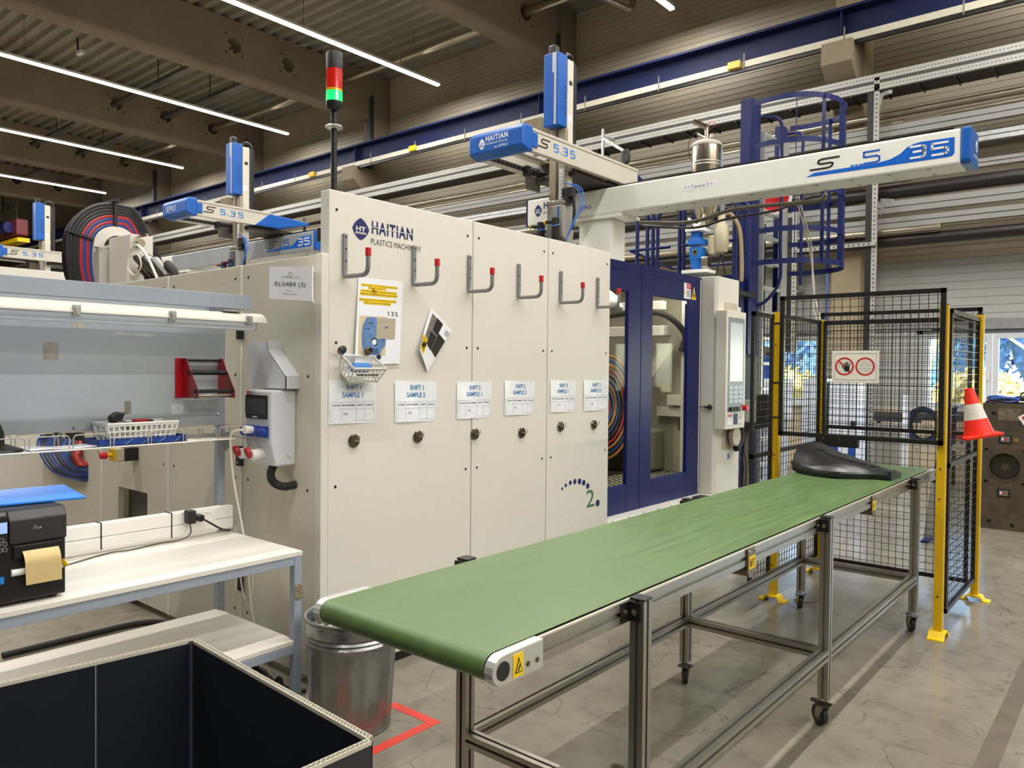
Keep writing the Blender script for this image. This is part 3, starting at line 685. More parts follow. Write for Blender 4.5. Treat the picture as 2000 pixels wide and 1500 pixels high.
# shift sheets
SH = [(2.323, 2.625, 1.315, 1.534), (2.755, 3.068, 1.304, 1.529), (3.232, 3.537, 1.300, 1.520), (3.663, 3.969, 1.305, 1.524), (4.137, 4.430, 1.306, 1.525), (4.531, 4.853, 1.300, 1.523)]
for k, (a, b, c, d) in enumerate(SH):
    s1, s2 = k//2+1, k % 2+1; W_ = b-a; H_ = d-c
    t = T('shift_sheet', SHL[k], 'sheet', (XM, a, c), 'shift sample sheets')
    tl = random.uniform(-.008, .008)
    fn = lambda U_, V_, a=a, c=c, W_=W_, H_=H_, tl=tl: V((XM+.003+.002*math.sin(5*U_+3*V_), a+W_*U_, c+H_*V_+tl*U_))
    G().grid(fn, 8, 6).o('plastic_sleeve', SLEEVE, t)
    of = V((.0012, 0, 0))
    ff = lambda p, q, r_, s_, fn=fn: (lambda U_, V_: fn(p+(r_-p)*U_, q+(s_-q)*V_)+of)
    textf('SHIFT %d' % s1, ff(.36, .78, .68, .90), t, SHIFTINK, bold=.02)
    textf('SAMPLE %d' % s2, ff(.28, .60, .72, .72), t, SHIFTINK, bold=.02)
    for (p, r_, tx) in ((.08, .22, 'DATUM'), (.27, .55, 'PRODUKTNUMMER'), (.61, .73, 'UHRZEIT'), (.79, .94, 'OPERATOR')):
        textf(tx, ff(p, .405, r_, .44), t, GREYINK, bold=.02)
    textf('5352/', ff(.30, .20, .40, .25), t, GREYINK)
    g = G()
    for q in (.50, .34, .06):
        p1, p2 = fn(.04, q)+of, fn(.97, q)+of; g.obb((p1+p2)/2, (0, (p2-p1).length/2, 0), (0, 0, .0006), (.0003, 0, 0))
    for p in (.04, .25, .58, .76, .97):
        p1, p2 = fn(p, .06)+of, fn(p, .50)+of; g.obb((p1+p2)/2, (0, .0005, 0), (0, 0, (p2-p1).length/2), (.0003, 0, 0))
    g.o('table_rules', mat('pale rule', (168, 172, 176), .6, var=0), t)
# instruction sheet and photo sheet
def quad(A, B, C, D_, bulge, x=XM):
    A, B, C, D_ = V(A), V(B), V(C), V(D_)      # top-left, top-right, bottom-right, bottom-left in (y, z)
    def fn(U_, V_, off=0):
        p = (D_*(1-U_)+C*U_)*(1-V_)+(A*(1-U_)+B*U_)*V_
        return V((x+.004+off+bulge(U_, V_), p.x, p.y))
    return fn
def sub(fn, p, q, r_, s_, off): return lambda U_, V_: fn(p+(r_-p)*U_, q+(s_-q)*V_, off)
t = T('instruction_sheet', 'tall curling sheet with yellow highlighted lines and a blue part photo', 'sheet', (XM, 2.45, 1.62))
fn = quad((2.505, 2.061), (2.808, 2.063), (2.785, 1.620), (2.470, 1.610), lambda a, b: .012*(1-a)**2*(1-b)+.006*(1-b)**2)
G().grid(fn, 10, 14).o('paper', WHITE, t)
for (p, q, r_, s_) in ((.06, .905, .88, .925), (.22, .875, .62, .9), (.06, .835, .86, .86), (.05, .80, .88, .83), (.04, .735, .86, .76), (.14, .70, .74, .73)):
    hl = G().grid(sub(fn, p, q-.006, r_, s_+.004, .0008), 6, 1).o('highlight', YELL, t)
    textf('please place parts of the separation paper around the boxes'[:int(60*(r_-p))], sub(fn, p+.01, q, r_-.01, s_-.003, .0014), hl, mat('olive ink', (96, 80, 10), .6, var=0), bold=.01)
textf('132', sub(fn, .70, .575, .92, .625, .0012), t, BLACKINK, slant=-.1)
ph = G().grid(sub(fn, .06, .10, .66, .56, .0008), 6, 6).o('photo_print', mat('pale photo ground', (206, 190, 156), .5, var=.12), t)
pts = [(.12, .35), (.14, .46), (.22, .545), (.42, .55), (.5, .42), (.52, .32), (.66, .30), (.65, .22), (.56, .15), (.55, .11), (.24, .11), (.14, .2)]
G().prism([fn(a, b, .0012) for a, b in pts], (.0004, 0, 0)).o('photo_part_shape', mat('photo blue part', (92, 128, 176), .4, var=.35, scale=25), ph)
G().grid(sub(fn, .44, .30, .86, .545, .0018), 4, 4).o('photo_inset', mat('photo inset wood', (176, 166, 146), .5, var=.1, stretch=(1, 1, 8)), ph)
G().disc(fn(.40, .26, .0016), .022, (1, 0, 0), .0008).o('photo_ring', BLACKINK, ph); G().disc(fn(.40, .26, .0026), .015, (1, 0, 0), .0006).o('photo_lens', WHITE, ph)
g = G()
for k in range(8):
    p = fn(.24+.035*k, .155, .002); g.obb(p, (0, .0025, 0), (0, 0, .014), (.0003, 0, 0))
g.o('photo_ribs', INK, ph)
g = G(); [g.obb(fn(a, b, .0019), (0, .005, 0), (0, 0, .003), (.0003, 0, 0)) for a, b in ((.28, .48), (.33, .48), (.2, .41), (.26, .41), (.6, .29))]; g.o('photo_slots', BLACKINK, ph)
g = G(); [g.obb(fn(.63+.02*k, .43+.01*(k % 2), .0024), (0, .008, .004*(-1)**k), (0, 0, .0015), (.0003, 0, 0)) for k in range(4)]; g.o('photo_sketch', mat('photo sketch', (70, 100, 150), .5), ph)
tag(G().disc(fn(.36, .872, .003), .013, (1, 0, 0), .008).o('round_magnet', YEL, bev=.002), 'yellow round magnet holding the instruction sheet', 'magnet')
tag(G().disc(fn(.50, .085, .003), .013, (1, 0, 0), .008).o('round_magnet', BLACK, bev=.002), 'black round magnet at the foot of the instruction sheet', 'magnet')
t = T('photo_sheet', 'tilted curling sheet with dark photos and a yellow note, marked 101', 'sheet', (XM, 3.0, 1.6))
fn = quad((2.928, 1.800), (3.018, 1.938), (3.190, 1.815), (2.985, 1.578), lambda a, b: .03*(1-a)**2*abs(b-.4)+.004)
fn2 = quad((3.018, 1.938), (3.190, 1.815), (2.985, 1.578), (2.905, 1.70), lambda a, b: .022*(1-b)**2*(1-a)+.01*(1-b))
G().grid(fn2, 12, 8).o('paper', WHITE, t)
G().grid(sub(fn2, .12, .30, .62, .93, .001), 5, 5).o('photo_print', mat('photo grey', (110, 106, 100), .4, var=.4, scale=30), t)
pp = mat('photo black part', (28, 26, 24), .35, var=.3, scale=30)
for (p, q, r_, s_) in ((.30, .30, .60, .60), (.34, .66, .60, .94), (.62, .32, .97, .72)):
    G().grid(sub(fn2, p, q, r_, s_, .0018), 4, 4).o('photo_part_shape', pp, t)
yn = G().grid(sub(fn2, .02, .06, .34, .38, .0016), 3, 3).o('yellow_note', YELL, t)
g = G()
for k in range(5):
    p1, p2 = fn2(.05+.055*k, .10, .003), fn2(.05+.055*k, .34, .003); g.beam(p1, p2, .001, .002, (1, 0, 0))
stuff(g.o('fine_print', mat('olive ink', (96, 80, 10), .6), yn))
textf('101', lambda a, b: fn2(.80+.16*(1-b)*0+.17*(a)*0+.05+.10*(1-a)*0+.12*a-.0*b, .80+.10*b, .002) if False else fn2(.97-.17*(1-a), .80+.12*b, .002), t, BLACKINK)
tag(G().disc(fn2(.16, .2, .004), .013, (1, 0, 0), .008).o('round_magnet', BLACK, bev=.002), 'black round magnet on the tilted photo sheet', 'magnet')
# small basket with sponge and marker
def basket(name, label, c0, c1, z0, z1, m, flare=.02, rows=3, hole=(.012, .008), U=(0, 1, 0), Wd=(1, 0, 0)):
    """open plastic basket from c0 to c1 (xy), perforated sides built from bars"""
    t = T(name, label, 'basket', ((c0[0]+c1[0])/2, (c0[1]+c1[1])/2, z0)); g = G(); th = .0025
    lo = [V((c0[0], c0[1], z0)), V((c1[0], c0[1], z0)), V((c1[0], c1[1], z0)), V((c0[0], c1[1], z0))]
    hi = [V((c0[0]-flare, c0[1]-flare, z1)), V((c1[0]+flare, c0[1]-flare, z1)), V((c1[0]+flare, c1[1]+flare, z1)), V((c0[0]-flare, c1[1]+flare, z1))]
    for i in range(4):
        a, b, c, d = lo[i], lo[(i+1) % 4], hi[(i+1) % 4], hi[i]; L = (b-a).length; n = max(4, int(L/.021)); nr = rows
        nrm = (b-a).cross(d-a).normalized()
        def pt(s_, q): return (a*(1-s_)+b*s_)*(1-q)+(d*(1-s_)+c*s_)*q
        for q in [0.03]+[(.12+.76*k/nr) for k in range(nr+1)]+[.94]:
            g.beam(pt(0, q), pt(1, q), th, (z1-z0)*(.05 if .1 < q < .9 else .1), (0, 0, 1))
        for k in range(n+1):
            s_ = k/n; g.beam(pt(s_, 0), pt(s_, 1), .008 if 0 < k < n else .01, th, nrm)
    g.o('basket_sides', m, t)
    G().box(c0[0], c1[0], c0[1], c1[1], z0, z0+.003).o('basket_floor', m, t)
    rim = [hi[0], hi[1], hi[2], hi[3]]; G().tube(rim+[hi[0]], .0045, 8).o('basket_rim', m, t)
    return t
WPL = mat('white basket plastic', (232, 230, 224), .4, var=.02)
bk = basket('small_basket', 'small white magnetic basket holding a blue sponge and marker', (XM+.02, 2.40), (XM+.115, 2.575), 1.565, 1.655, WPL, .014, 3)
for yy in (2.375, 2.54): G().lathe([(.001, 0), (.024, 0), (.026, .006), (.024, .012), (.001, .013)], (XM+.002, yy, 1.685), 18, (1, 0, 0)).o('basket_magnet', DCHROME, bk, smooth=True)
er_ = tag(G().prism([(XM+.05, 2.41, 1.61), (XM+.085, 2.41, 1.60), (XM+.085, 2.52, 1.60), (XM+.05, 2.52, 1.61)], (.02, 0, .045)).o('eraser_pad', mat('blue felt', (50, 112, 176), .7, var=.05), bev=.008), 'blue board eraser lying in the small wall basket', 'eraser')
t = T('marker_pen', 'black marker pen in front of the blue eraser', 'marker', (XM+.12, 2.5, 1.6)); G().cyl((XM+.118, 2.43, 1.612), (XM+.118, 2.52, 1.612), .006, 10).o('pen_body', BLACK, t); G().cyl((XM+.118, 2.52, 1.612), (XM+.118, 2.56, 1.614), .0065, 10).o('pen_cap', BLACKM, t)
for o_ in (bk, er_, t): rot_about(o_, (XM+.01, 2.48, 1.66), 'Y', 32); o_.location.x += .02

# signal tower
t = T('signal_tower', 'red amber green signal tower on a black pole above the panels', 'signal light', (-3.3, 2.48, 2.45))
G().cyl((-3.3, 2.48, 2.3), (-3.3, 2.48, 2.94), .016, 14).o('pole', BLACK, t, smooth=True)
G().lathe([(.016, 0), (.040, .004), (.046, .010), (.040, .018), (.016, .02)], (-3.3, 2.48, 2.835), 22).o('pole_ring', GALV, t, smooth=True)
G().lathe([(.0, 0), (.030, 0), (.042, .015), (.044, .045)], (-3.3, 2.48, 2.93), 22).o('socket_base', BLACK, t, smooth=True)
lens = lambda n, rgb, e: mat(n, rgb, .12, var=.15, scale=30, emit=e, coat=.6)
for (z0, z1, m_, nm) in ((2.975, 3.025, lens('green lens', (20, 220, 90), 1.6), 'green_lens'), (3.027, 3.04, lens('amber lens', (220, 160, 20), 0), 'amber_lens'), (3.042, 3.14, lens('red lens', (190, 30, 20), 0.1), 'red_lens')):
    G().cyl((-3.3, 2.48, z0), (-3.3, 2.48, z1), .042, 28).o(nm, m_, t, smooth=True)
G().lathe([(.042, 0), (.043, .075), (.040, .085), (0, .086)], (-3.3, 2.48, 3.142), 24).o('buzzer_cap', BLACK, t, smooth=True)
G().box(-3.36, -3.24, 2.42, 2.54, 2.25, 2.32).o('mount_plate', BLACK, t)

# ---------------------------------------------------------------- things on the machine side panel
t = T('name_sign', 'angled white plate reading RL0484 (3) on the machine side', 'sign', (-3.15, 2.2, 1.9))
A, B = V((-3.335, 2.155, 1.930)), V((-2.985, 2.155, 1.895))
A, B = V((-3.325, 2.16, 1.93)), V((-3.14, 2.03, 1.93))
def spq(a, b): 
    A_, B_ = P_A*(1-a)+P_B*a, Q_A*(1-a)+Q_B*a; return A_*(1-b)+B_*b
P_A, P_B = V((-3.345, 2.13, 1.932)), V((-3.035, 2.16, 1.905)); Q_A, Q_B = V((-3.345, 2.13, 2.088)), V((-3.035, 2.16, 2.070))
nn = V((.096, -.995, 0))
G().prism([P_A, P_B, Q_B, Q_A], -nn*.006).o('plate', WHITE, t)
G().prism([(-3.345, 2.135, 1.93), (-3.035, 2.165, 1.905), (-3.17, 2.275, 1.905)], (0, 0, .01)).o('bracket', WHITEP, t)
G().prism([(-3.345, 2.135, 2.07), (-3.035, 2.165, 2.055), (-3.17, 2.275, 2.06)], (0, 0, .01)).o('bracket', WHITEP, t)
sf = lambda p, q, r_, s_: (lambda a, b: spq(p+(r_-p)*a, q+(s_-q)*b)+nn*.0012)
textf('RL0484 (3)', sf(.14, .36, .86, .54), t, GREYINK)
textf('rompa', sf(.31, .64, .51, .70), t, mat('brown ink', (110, 100, 90), .6, var=0)); textf('group', sf(.53, .63, .71, .70), t, mat('tan ink', (200, 170, 110), .6, var=0))
textf('900 Ton', sf(.41, .245, .58, .285), t, GREYINK); textf('100 mm Screw', sf(.33, .15, .66, .20), t, GREYINK)
g = G(); wp = [(.44, .74), (.47, .80), (.51, .82), (.54, .79), (.53, .72), (.51, .62)]
for a, b in zip(wp, wp[1:]): g.beam(spq(*a)+nn*.001, spq(*b)+nn*.001, .002, .0015, nn)
g.o('sign_swirl', mat('tan ink', (200, 170, 110), .6), t)
# power distribution box
PD = mat('pale grey enclosure', (206, 210, 214), .4, var=.02)
t = T('power_box', 'grey socket distribution box with breaker window on the machine side', 'electrical box', (-3.45, 2.2, 1.1))
fy = 2.135
G().prism([(-3.565, fy, 1.48), (-3.565, YR, 1.48), (-3.565, YR, 1.10), (-3.565, fy-.0+.03, 1.10), (-3.565, fy, 1.22)], (.232, 0, 0)).o('enclosure', PD, t, bev=.01)
br = G().box(-3.555, -3.362, fy-.008, fy+.01, 1.335, 1.455).o('breaker_window', mat('smoked window', (26, 27, 28), .12), t, bev=.005)
G().box(-3.55, -3.368, fy-.011, fy-.007, 1.360, 1.435).o('breaker_row', mat('dark breakers', (60, 62, 66), .2, var=.3, scale=30), br)
G().box(-3.48, -3.445, fy-.012, fy-.007, 1.343, 1.348).o('window_latch', WHITEP, br)
for k in range(4):
    s_ = G().cyl((-3.545+.055*k, fy-.03, 1.275), (-3.545+.055*k, fy+.01, 1.270), .026, 18).o('blue_socket', mat('socket blue', (18, 58, 150), .35, var=.08), t, bev=.004)
    G().box(-3.545+.055*k-.026, -3.545+.055*k+.026, fy-.012, fy+.01, 1.245, 1.30).o('socket_flange', mat('socket blue', (18, 58, 150), .35), s_)
for k in range(2):
    c = V((-3.535+.105*k, fy-.015, 1.165)); s_ = G().cyl(c+V((0, .05, 0)), c+V((0, -.035, -.01)), .027, 18).o('three_phase_socket', WHITEP, t, bev=.005)
    G().cyl(c+V((-.012, -.032, .008)), c+V((-.016, -.052, .0)), .029, 18).o('red_flap', REDP, s_, bev=.004)
for zz in (1.44, 1.16): G().cyl((-3.336, 2.245, zz), (-3.328, 2.245, zz), .018, 18).o('knockout', PD, t)
G().box(-3.55, -3.53, fy-.002, fy, 1.463, 1.473).o('maker_label', REDP, t)
# cowl above it
t = T('sheet_cowl', 'bent grey sheet metal cowl above the socket box', 'cover', (-3.45, 2.2, 1.48))
P = [(2.135, 1.735), (2.135, 1.49), (YR, 1.49), (YR, 1.735)]
cy_ = 2.20
G().prism([(-3.652, cy_, 1.488), (-3.306, cy_, 1.488), (-3.306, cy_, 1.55), (-3.466, cy_, 1.684), (-3.466, cy_, 1.731), (-3.652, cy_, 1.731)], (0, .004, 0)).o('front_face', PD, t)
for a, b in (((-3.308, 1.488), (-3.308, 1.55)), ((-3.308, 1.55), (-3.468, 1.684)), ((-3.468, 1.684), (-3.468, 1.731)), ((-3.652, 1.488), (-3.652, 1.731))):
    G().beam((a[0], (cy_+YR)/2, a[1]), (b[0], (cy_+YR)/2, b[1]), YR-cy_, .004, (1, 0, .3)).o('side_face', PD, t)
t = T('corrugated_conduit', 'short black corrugated hose stub under the socket box', 'hose', (-3.36, 2.2, 1.0))
pts = cr([(-3.39, 2.19, 1.105), (-3.405, 2.18, 1.06), (-3.395, 2.19, 1.015), (-3.35, 2.22, .995), (-3.335, 2.28, 1.0)], 8)
G().tube(pts, [.019+.003*(i % 2) for i in range(len(pts))], 12).o('hose_body', RUBBER, t)
t = T('white_plug_cable', 'white plug and cable hanging from the blue sockets to the floor', 'cable', (-3.5, 2.1, .6))
G().cyl((-3.455, fy-.075, 1.285), (-3.455, fy-.02, 1.28), .022, 14, .017).o('plug', WHITEP, t, bev=.004)
G().tube(cr([(-3.455, fy-.075, 1.285), (-3.50, fy-.11, 1.27), (-3.525, fy-.105, 1.20), (-3.53, fy-.08, 1.0), (-3.515, fy-.03, .7), (-3.50, fy+.0, .35), (-3.49, fy+.04, .05), (-3.55, fy+.06, .01)]), .0055, 8).o('cord', CABW, t, smooth=True)
t = T('emergency_button_box', 'small grey box with red emergency button and yellow collar', 'emergency stop', (-5.2, 2.2, 1.0))
G().box(-5.19, -5.09, 2.14, 2.19, .975, 1.06).o('front_cover', mat('box beige', (186, 176, 148), .5), t, bev=.004); G().box(-5.19, -5.09, 2.19, YR, .975, 1.06).o('rear_cover', BLACK, t, bev=.004)
G().box(-5.185, -5.095, 2.132, 2.14, .98, 1.055).o('yellow_plate', YEL, t); G().cyl((-5.14, 2.132, 1.018), (-5.14, 2.09, 1.018), .012, 12).o('button_stem', YEL, t); G().cyl((-5.14, 2.10, 1.018), (-5.14, 2.06, 1.018), .022, 18).o('button_head', RED, t, bev=.004)
# hoses bulging from the side opening
t = T('side_hose_bundle', 'blue and red hoses bulging from the left machine side opening', 'hoses', (-6.2, 2.2, .9))
for k in range(9):
    m_ = RCAB if k == 8 else [BCAB, DCAB, BCAB][k % 3]; xx = -6.62+.07*k
    xx = -6.74+.09*k; G().tube(cr([(xx, YR+.0, 1.03), (xx+.03, YR-.035, .955), (xx+(-5.93-xx)*.42, YR-.045, .80+.016*k), (-5.98+.004*k, YR-.02, .775+.012*k), (-5.90, YR+.03, .78+.012*k)], 6), .028, 8).o('hose', m_, t, smooth=True)

# ---------------------------------------------------------------- linear robots
def robot(dx_beam, x_left, arm_x, dy, label, brand, logo_beam=True, zz=0, tail=False, cap='full', logo_x=None, alen=1.59):
    """beam along x (right end at dx_beam), arm along y with its right face at arm_x, mast through it"""
    t = T('linear_robot', label, 'robot', (arm_x-.2, 5.5+dy, 2.94+zz)); y0 = 5.6+dy; z0, z1 = 2.935+zz, 3.163+zz
    X = dx_beam
    bm_ = G().box(x_left+.5, X, y0, y0+.26, z0, z1).o('traverse_beam', WHITEP if cap == 'full' else mat('grey beam paint', (150, 154, 158), .4), t, bev=.015)
    G().box(x_left+.5, X-.05, y0+.05, y0+.20, z1, z1+.022).o('guide_rail', DCHROME, bm_)
    g = G()
    for k in range(14): g.box(X-.2-.24*k, X-.175-.24*k, y0+.03, y0+.04, z0-.002, z0).box(X-.2-.24*k, X-.175-.24*k, y0+.21, y0+.22, z0-.002, z0)
    stuff(g.o('rivet_slot', BLACKM, bm_))
    G().box(x_left, x_left+.52, y0-.005, y0+.27, z0-.01, z1+.002).o('beam_end_cover', WHITEP, t, bev=.012)
    G().box(x_left-.012, x_left+.004, y0-.008, y0+.275, z0-.014, z1+.005).o('cover_trim', NAVY, t, bev=.004)
    e = G().prism([(X, y0, z0+.02), (X, y0, z1+.004), (X, y0+.26, z1+.004), (X, y0+.26, z0+.0), (X, y0+.02, z0)], (.06, 0, 0)).o('beam_end_cap', BLUE, t, bev=.012)
    O = V((X+.062, y0+.17, (z0+z1)/2+.02)); diamond(0, 0, .035, .04, par_=e, ink=WHITE, paper=BLUE, O=O)
    text('by SEPRO', (X+.062, y0+.06, z0+.045), (0, 1, 0), (0, 0, 1), .17, .03, WHITE, e)
    # beam decal
    N = V((0, -1, 0)); U = V((1, 0, 0)); W = V((0, 0, 1)); bx = X-.973; DB = mat('decal blue', (2, 96, 196), .35, var=0)
    P = [(0, .057), (.06, .082), (.49, .084), (.56, .095), (.62, .12), (.66, .155), (.70, .172), (.74, .178), (.94, .174), (.94, .07), (.925, .055), (.90, .052)]
    G().prism([V((bx+a, y0-.0012, z0+b)) for a, b in P], (0, .001, 0)).o('blue_swoosh', DB, bm_)
    g = G(); strokes(g, 'S', (bx+.056, y0-.0012, z0+.104), U, W, N, .066, .19, 1.95); g.o('letter_s', BLACKINK, bm_)
    g = G(); strokes(g, '5', (bx+.392, y0-.0012, z0+.092), U, W, N, .077, .15, 1.73); g.o('digit_five', DB, bm_)
    for k in range(3): G().box(bx+.305+.029*k, bx+.327+.029*k, y0-.0015, y0-.0005, z0+.086, z0+.095).o('speed_dash', DB, bm_)
    g = G(); strokes(g, '3', (bx+.683, y0-.0024, z0+.080), U, W, N, .073, .19, 1.6); g.o('digit_three', WHITE, bm_)
    g = G(); strokes(g, '5', (bx+.812, y0-.0024, z0+.078), U, W, N, .073, .19, 1.65); g.o('digit_five', WHITE, bm_)
    # post
    px = logo_x if logo_x is not None else x_left+.55
    G().box(px, px+.34, y0+.03, y0+.26, 2.44, z0-.03).o('robot_post', WHITEP, t, bev=.012)
    G().box(px-.12, px+.46, y0+.0, y0+.30, z0-.03, z0).o('post_flange', WHITEP, t, bev=.003)
    # arm
    ya, yb = 4.44+dy, 4.44+dy+alen; a0, a1 = 3.228+zz, 3.386+zz; xl = arm_x-.52
    for s_, xx in (('r', arm_x), ('l', xl)):
        g = G(); sgn = -1 if s_ == 'r' else 1
        P = [(0, 0), (0, .15), (.022*-sgn*0, .15), (0, .158), (sgn*.05, .158), (sgn*.05, .15), (sgn*.02, .145), (sgn*.02, .012), (sgn*.05, .006), (sgn*.05, 0)]
        g.prism([V((xx+a, ya, a0+b)) for a, b in [(0, 0), (0, .170), (sgn*.05, .170), (sgn*.05, .162), (sgn*.02, .155), (sgn*.02, .012), (sgn*.05, .006), (sgn*.05, 0)]], (0, yb-ya, 0))
        g.box(xx-.004 if sgn < 0 else xx-.006, xx+.006 if sgn < 0 else xx+.004, ya, yb, a0+.150, a0+.170)
        pr = g.o('arm_profile', mat('arm profile paint', (204, 198, 184), .38, .15, var=.03), t, bev=.002)
        if s_ == 'r':
            Nn = V((1, 0, 0)); q = G(); strokes(q, 'S', (xx+.0005, ya+.16, a0+.055), (0, 1, 0), (0, 0, 1), Nn, .06, .17, 1.55); q.o('letter_s', BLACKINK, pr)
            for ch_, oy_ in (('5', .34), ('.', .42), ('3', .46), ('5', .56)):
                q = G(); strokes(q, ch_, (xx+.0005, ya+oy_, a0+.055), (0, 1, 0), (0, 0, 1), Nn, .055, .18, 1.3); q.o('model_digit', LBLUE, pr)
    G().box(xl+.02, arm_x-.02, 5.25+dy, yb, a0+.13, a0+.145).o('arm_deck', mat('arm underside', (150, 138, 112), .4), t)
    g = G(); 
    for k in range(16): g.box(xl+.06, xl+.08, ya+.1+.05*k, ya+.12+.05*k, a0+.02, a0+.035)
    stuff(g.o('rack_tooth', BLACKM, t))
    G().box(xl+.052, xl+.065, ya+.05, yb, a0+.012, a0+.05).o('gear_rack', DARKI, t)
    c = G().prism([(xl-.01, ya+.02, a0-.008), (xl-.01, ya-.06, a0+.02), (xl-.01, ya-.06, a0+.155), (xl-.01, ya-.03, a0+.185), (xl-.01, ya+.07, a0+.185), (xl-.01, ya+.07, a0-.008)], (arm_x-xl+.02, 0, 0)).o('arm_cap', BLUE, t, bev=.014)
    G().box(arm_x-.004, arm_x+.012, ya+.06, ya+.125, a0+.03, a0+.138).o('cap_cheek', BLUE, c, bev=.006)
    yc = ya-.0612
    if cap == 'full':
        diamond(0, 0, .030, .042, par_=c, ink=WHITE, paper=BLUE, U=(1, 0, 0), N=(0, -1, 0), O=V((xl+.13, yc, a0+.085)))
        text('HAITIAN', (xl+.17, yc-.001, a0+.098), (1, 0, 0), (0, 0, 1), .22, .042, WHITE, c, bold=.03)
        text('INTERNATIONAL', (xl+.17, yc-.001, a0+.072), (1, 0, 0), (0, 0, 1), .22, .014, WHITE, c); text('by SEPRO', (xl+.26, yc-.001, a0+.030), (1, 0, 0), (0, 0, 1), .13, .026, WHITE, c)
    else: text('SEPRO', (xl+.08, yc-.001, a0+.06), (1, 0, 0), (0, 0, 1), .22, .06, WHITE, c)
    if tail: G().prism([(xl, yb-.02, a0+.158), (xl, yb-.22, a0), (xl, yb+.1, a0), (xl, yb+.52, a0+.10), (xl, yb+.52, a0+.13)], (arm_x-xl+.006, 0, 0)).o('arm_tail_cap', BLUE, t, bev=.01)
    else: G().prism([(xl, yb, a0+.0), (xl, yb, a0+.13), (xl, yb+.12, a0+.10), (xl, yb+.12, a0+.02)], (arm_x-xl, 0, 0)).o('arm_tail_cap', NAVY, t, bev=.01)
    G().box(xl+.02, arm_x-.06, 5.15+dy, y0+.28, z1+.022, a0-.002).o('carriage', DARKI, t, bev=.01)
    G().box(xl+.03, xl+.045, 5.02+dy, 5.22+dy, a0-.12, a0+.08).o('carriage_plate', ALU, t, bev=.002); G().box(xl+.06, xl+.12, 4.96+dy, 5.0+dy, a0-.03, a0+.05).o('end_stop', BLACK, t, bev=.004)
    # mast
    mx = arm_x-.28; yb_ = 5.0+dy
    m_ = G().box(mx, mx+.148, yb_, yb_+.125, 3.575+zz, 4.160+zz).o('motor_cover', BLUE, t, bev=.006)
    G().box(mx+.088, mx+.128, yb_-.001, yb_+.001, 4.0+zz, 4.158+zz).box(mx+.108, mx+.128, yb_-.001, yb_+.001, 3.58+zz, 4.0+zz).o('cover_stripe', mat('silver stripe', (186, 194, 200), .4), m_)
    g = G()
    for k in range(8): g.box(mx+.147, mx+.1495, yb_+.085, yb_+.10, 3.68+.03*k+zz, 3.69+.03*k+zz).box(mx+.147, mx+.1495, yb_+.055, yb_+.06, 3.69+.025*k+zz, 3.70+.025*k+zz)
    stuff(g.o('vent_slot', BLACKM, m_))
    bt = 2.93 if cap == 'full' else 3.0
    mt = G().box(mx+.05, mx+.150, yb_+.127, yb_+.21, bt+.05+zz, 4.135+zz).o('mast_profile', mat('mast cream', (208, 202, 188), .4, var=.02), t, bev=.003)
    G().box(mx+.149, mx+.152, yb_+.15, yb_+.19, 3.93+zz, 3.965+zz).o('mast_switch', BLACKM, mt); G().box(mx+.149, mx+.152, yb_+.14, yb_+.185, 3.63+zz, 3.685+zz).o('mast_label', WHITE, mt)
    G().box(mx-.002, mx+.065, yb_+.09, yb_+.125, 3.0+zz, 3.6+zz).o('mast_plate', mat('mast steel', (158, 148, 128), .4, .3), t, bev=.002)
    z_ = G().box(mx+.095, mx+.165, yb_+.085, yb_+.12, 2.965+zz, 3.56+zz).o('inner_slide', mat('mast steel', (158, 148, 128), .4, .3), t, bev=.002)
    G().box(mx+.107, mx+.150, yb_+.083, yb_+.085, 2.99+zz, 3.235+zz).o('axis_label', WHITE, z_)
    text('+ < Vertical Z > -', (mx+.144, yb_+.0822, 3.0+zz), (0, 0, 1), (-1, 0, 0), .22, .030, BLACKINK, z_)
    G().tube(arcpts((mx+.10, yb_+.20, 4.13+zz), (0, 1, 0), (0, 0, 1), .065, -.2, PI*1.02, 14), .022, 8).o('cable_chain', BLACKM, t)
    G().box(mx+.07, mx+.13, yb_+.245, yb_+.285, 3.40+zz, 4.12+zz).o('cable_chain', BLACKM, t)
    G().box(mx+.02, mx+.09, yb_+.03, yb_+.10, 4.16+zz, 4.24+zz).o('motor_block', BLACKM, t, bev=.01)
    # wrist and gripper
    gz = 2.93+zz
    w_ = G().prism([(mx+.03, yb_+.02, gz), (mx+.03, yb_+.02, gz-.26), (mx+.03, yb_+.16, gz-.34), (mx+.03, yb_+.20, gz)], (.165, 0, 0)).o('wrist_body', mat('wrist grey', (150, 148, 142), .4, .2), t, bev=.01)
    G().box(mx+.03, mx+.20, yb_+.03, yb_+.16, gz+.005, gz+.035).o('wrist_flange', ALU, t, bev=.004)
    G().box(mx+.14, mx+.155, yb_+.018, yb_+.02, gz-.24, gz-.01).o('wrist_stripe', BLUE, w_)
    for k, (dx_, dz_) in enumerate(((-.07, -.165), (.075, -.145))):
        c_ = V((mx+dx_, yb_-.05, gz+dz_)); v_ = G().cyl(c_, c_+V((.08, .03, -.005)), .014, 10).box(c_.x+.06, c_.x+.10, c_.y+.0, c_.y+.05, gz-.33, gz+dz_+.03).o('suction_arm', BLACK, t)
        G().cyl(c_+V((-.012, -.004, 0)), c_, .021, 16, .014).o('suction_cup', YEL if cap == 'full' else RED, v_, bev=.002)
        G().tube(cr([c_+V((.05, 0, -.02)), c_+V((.09, -.02, -.04)), c_+V((.14, 0, -.03))]), .004, 6).o('air_line', BCAB2, v_)
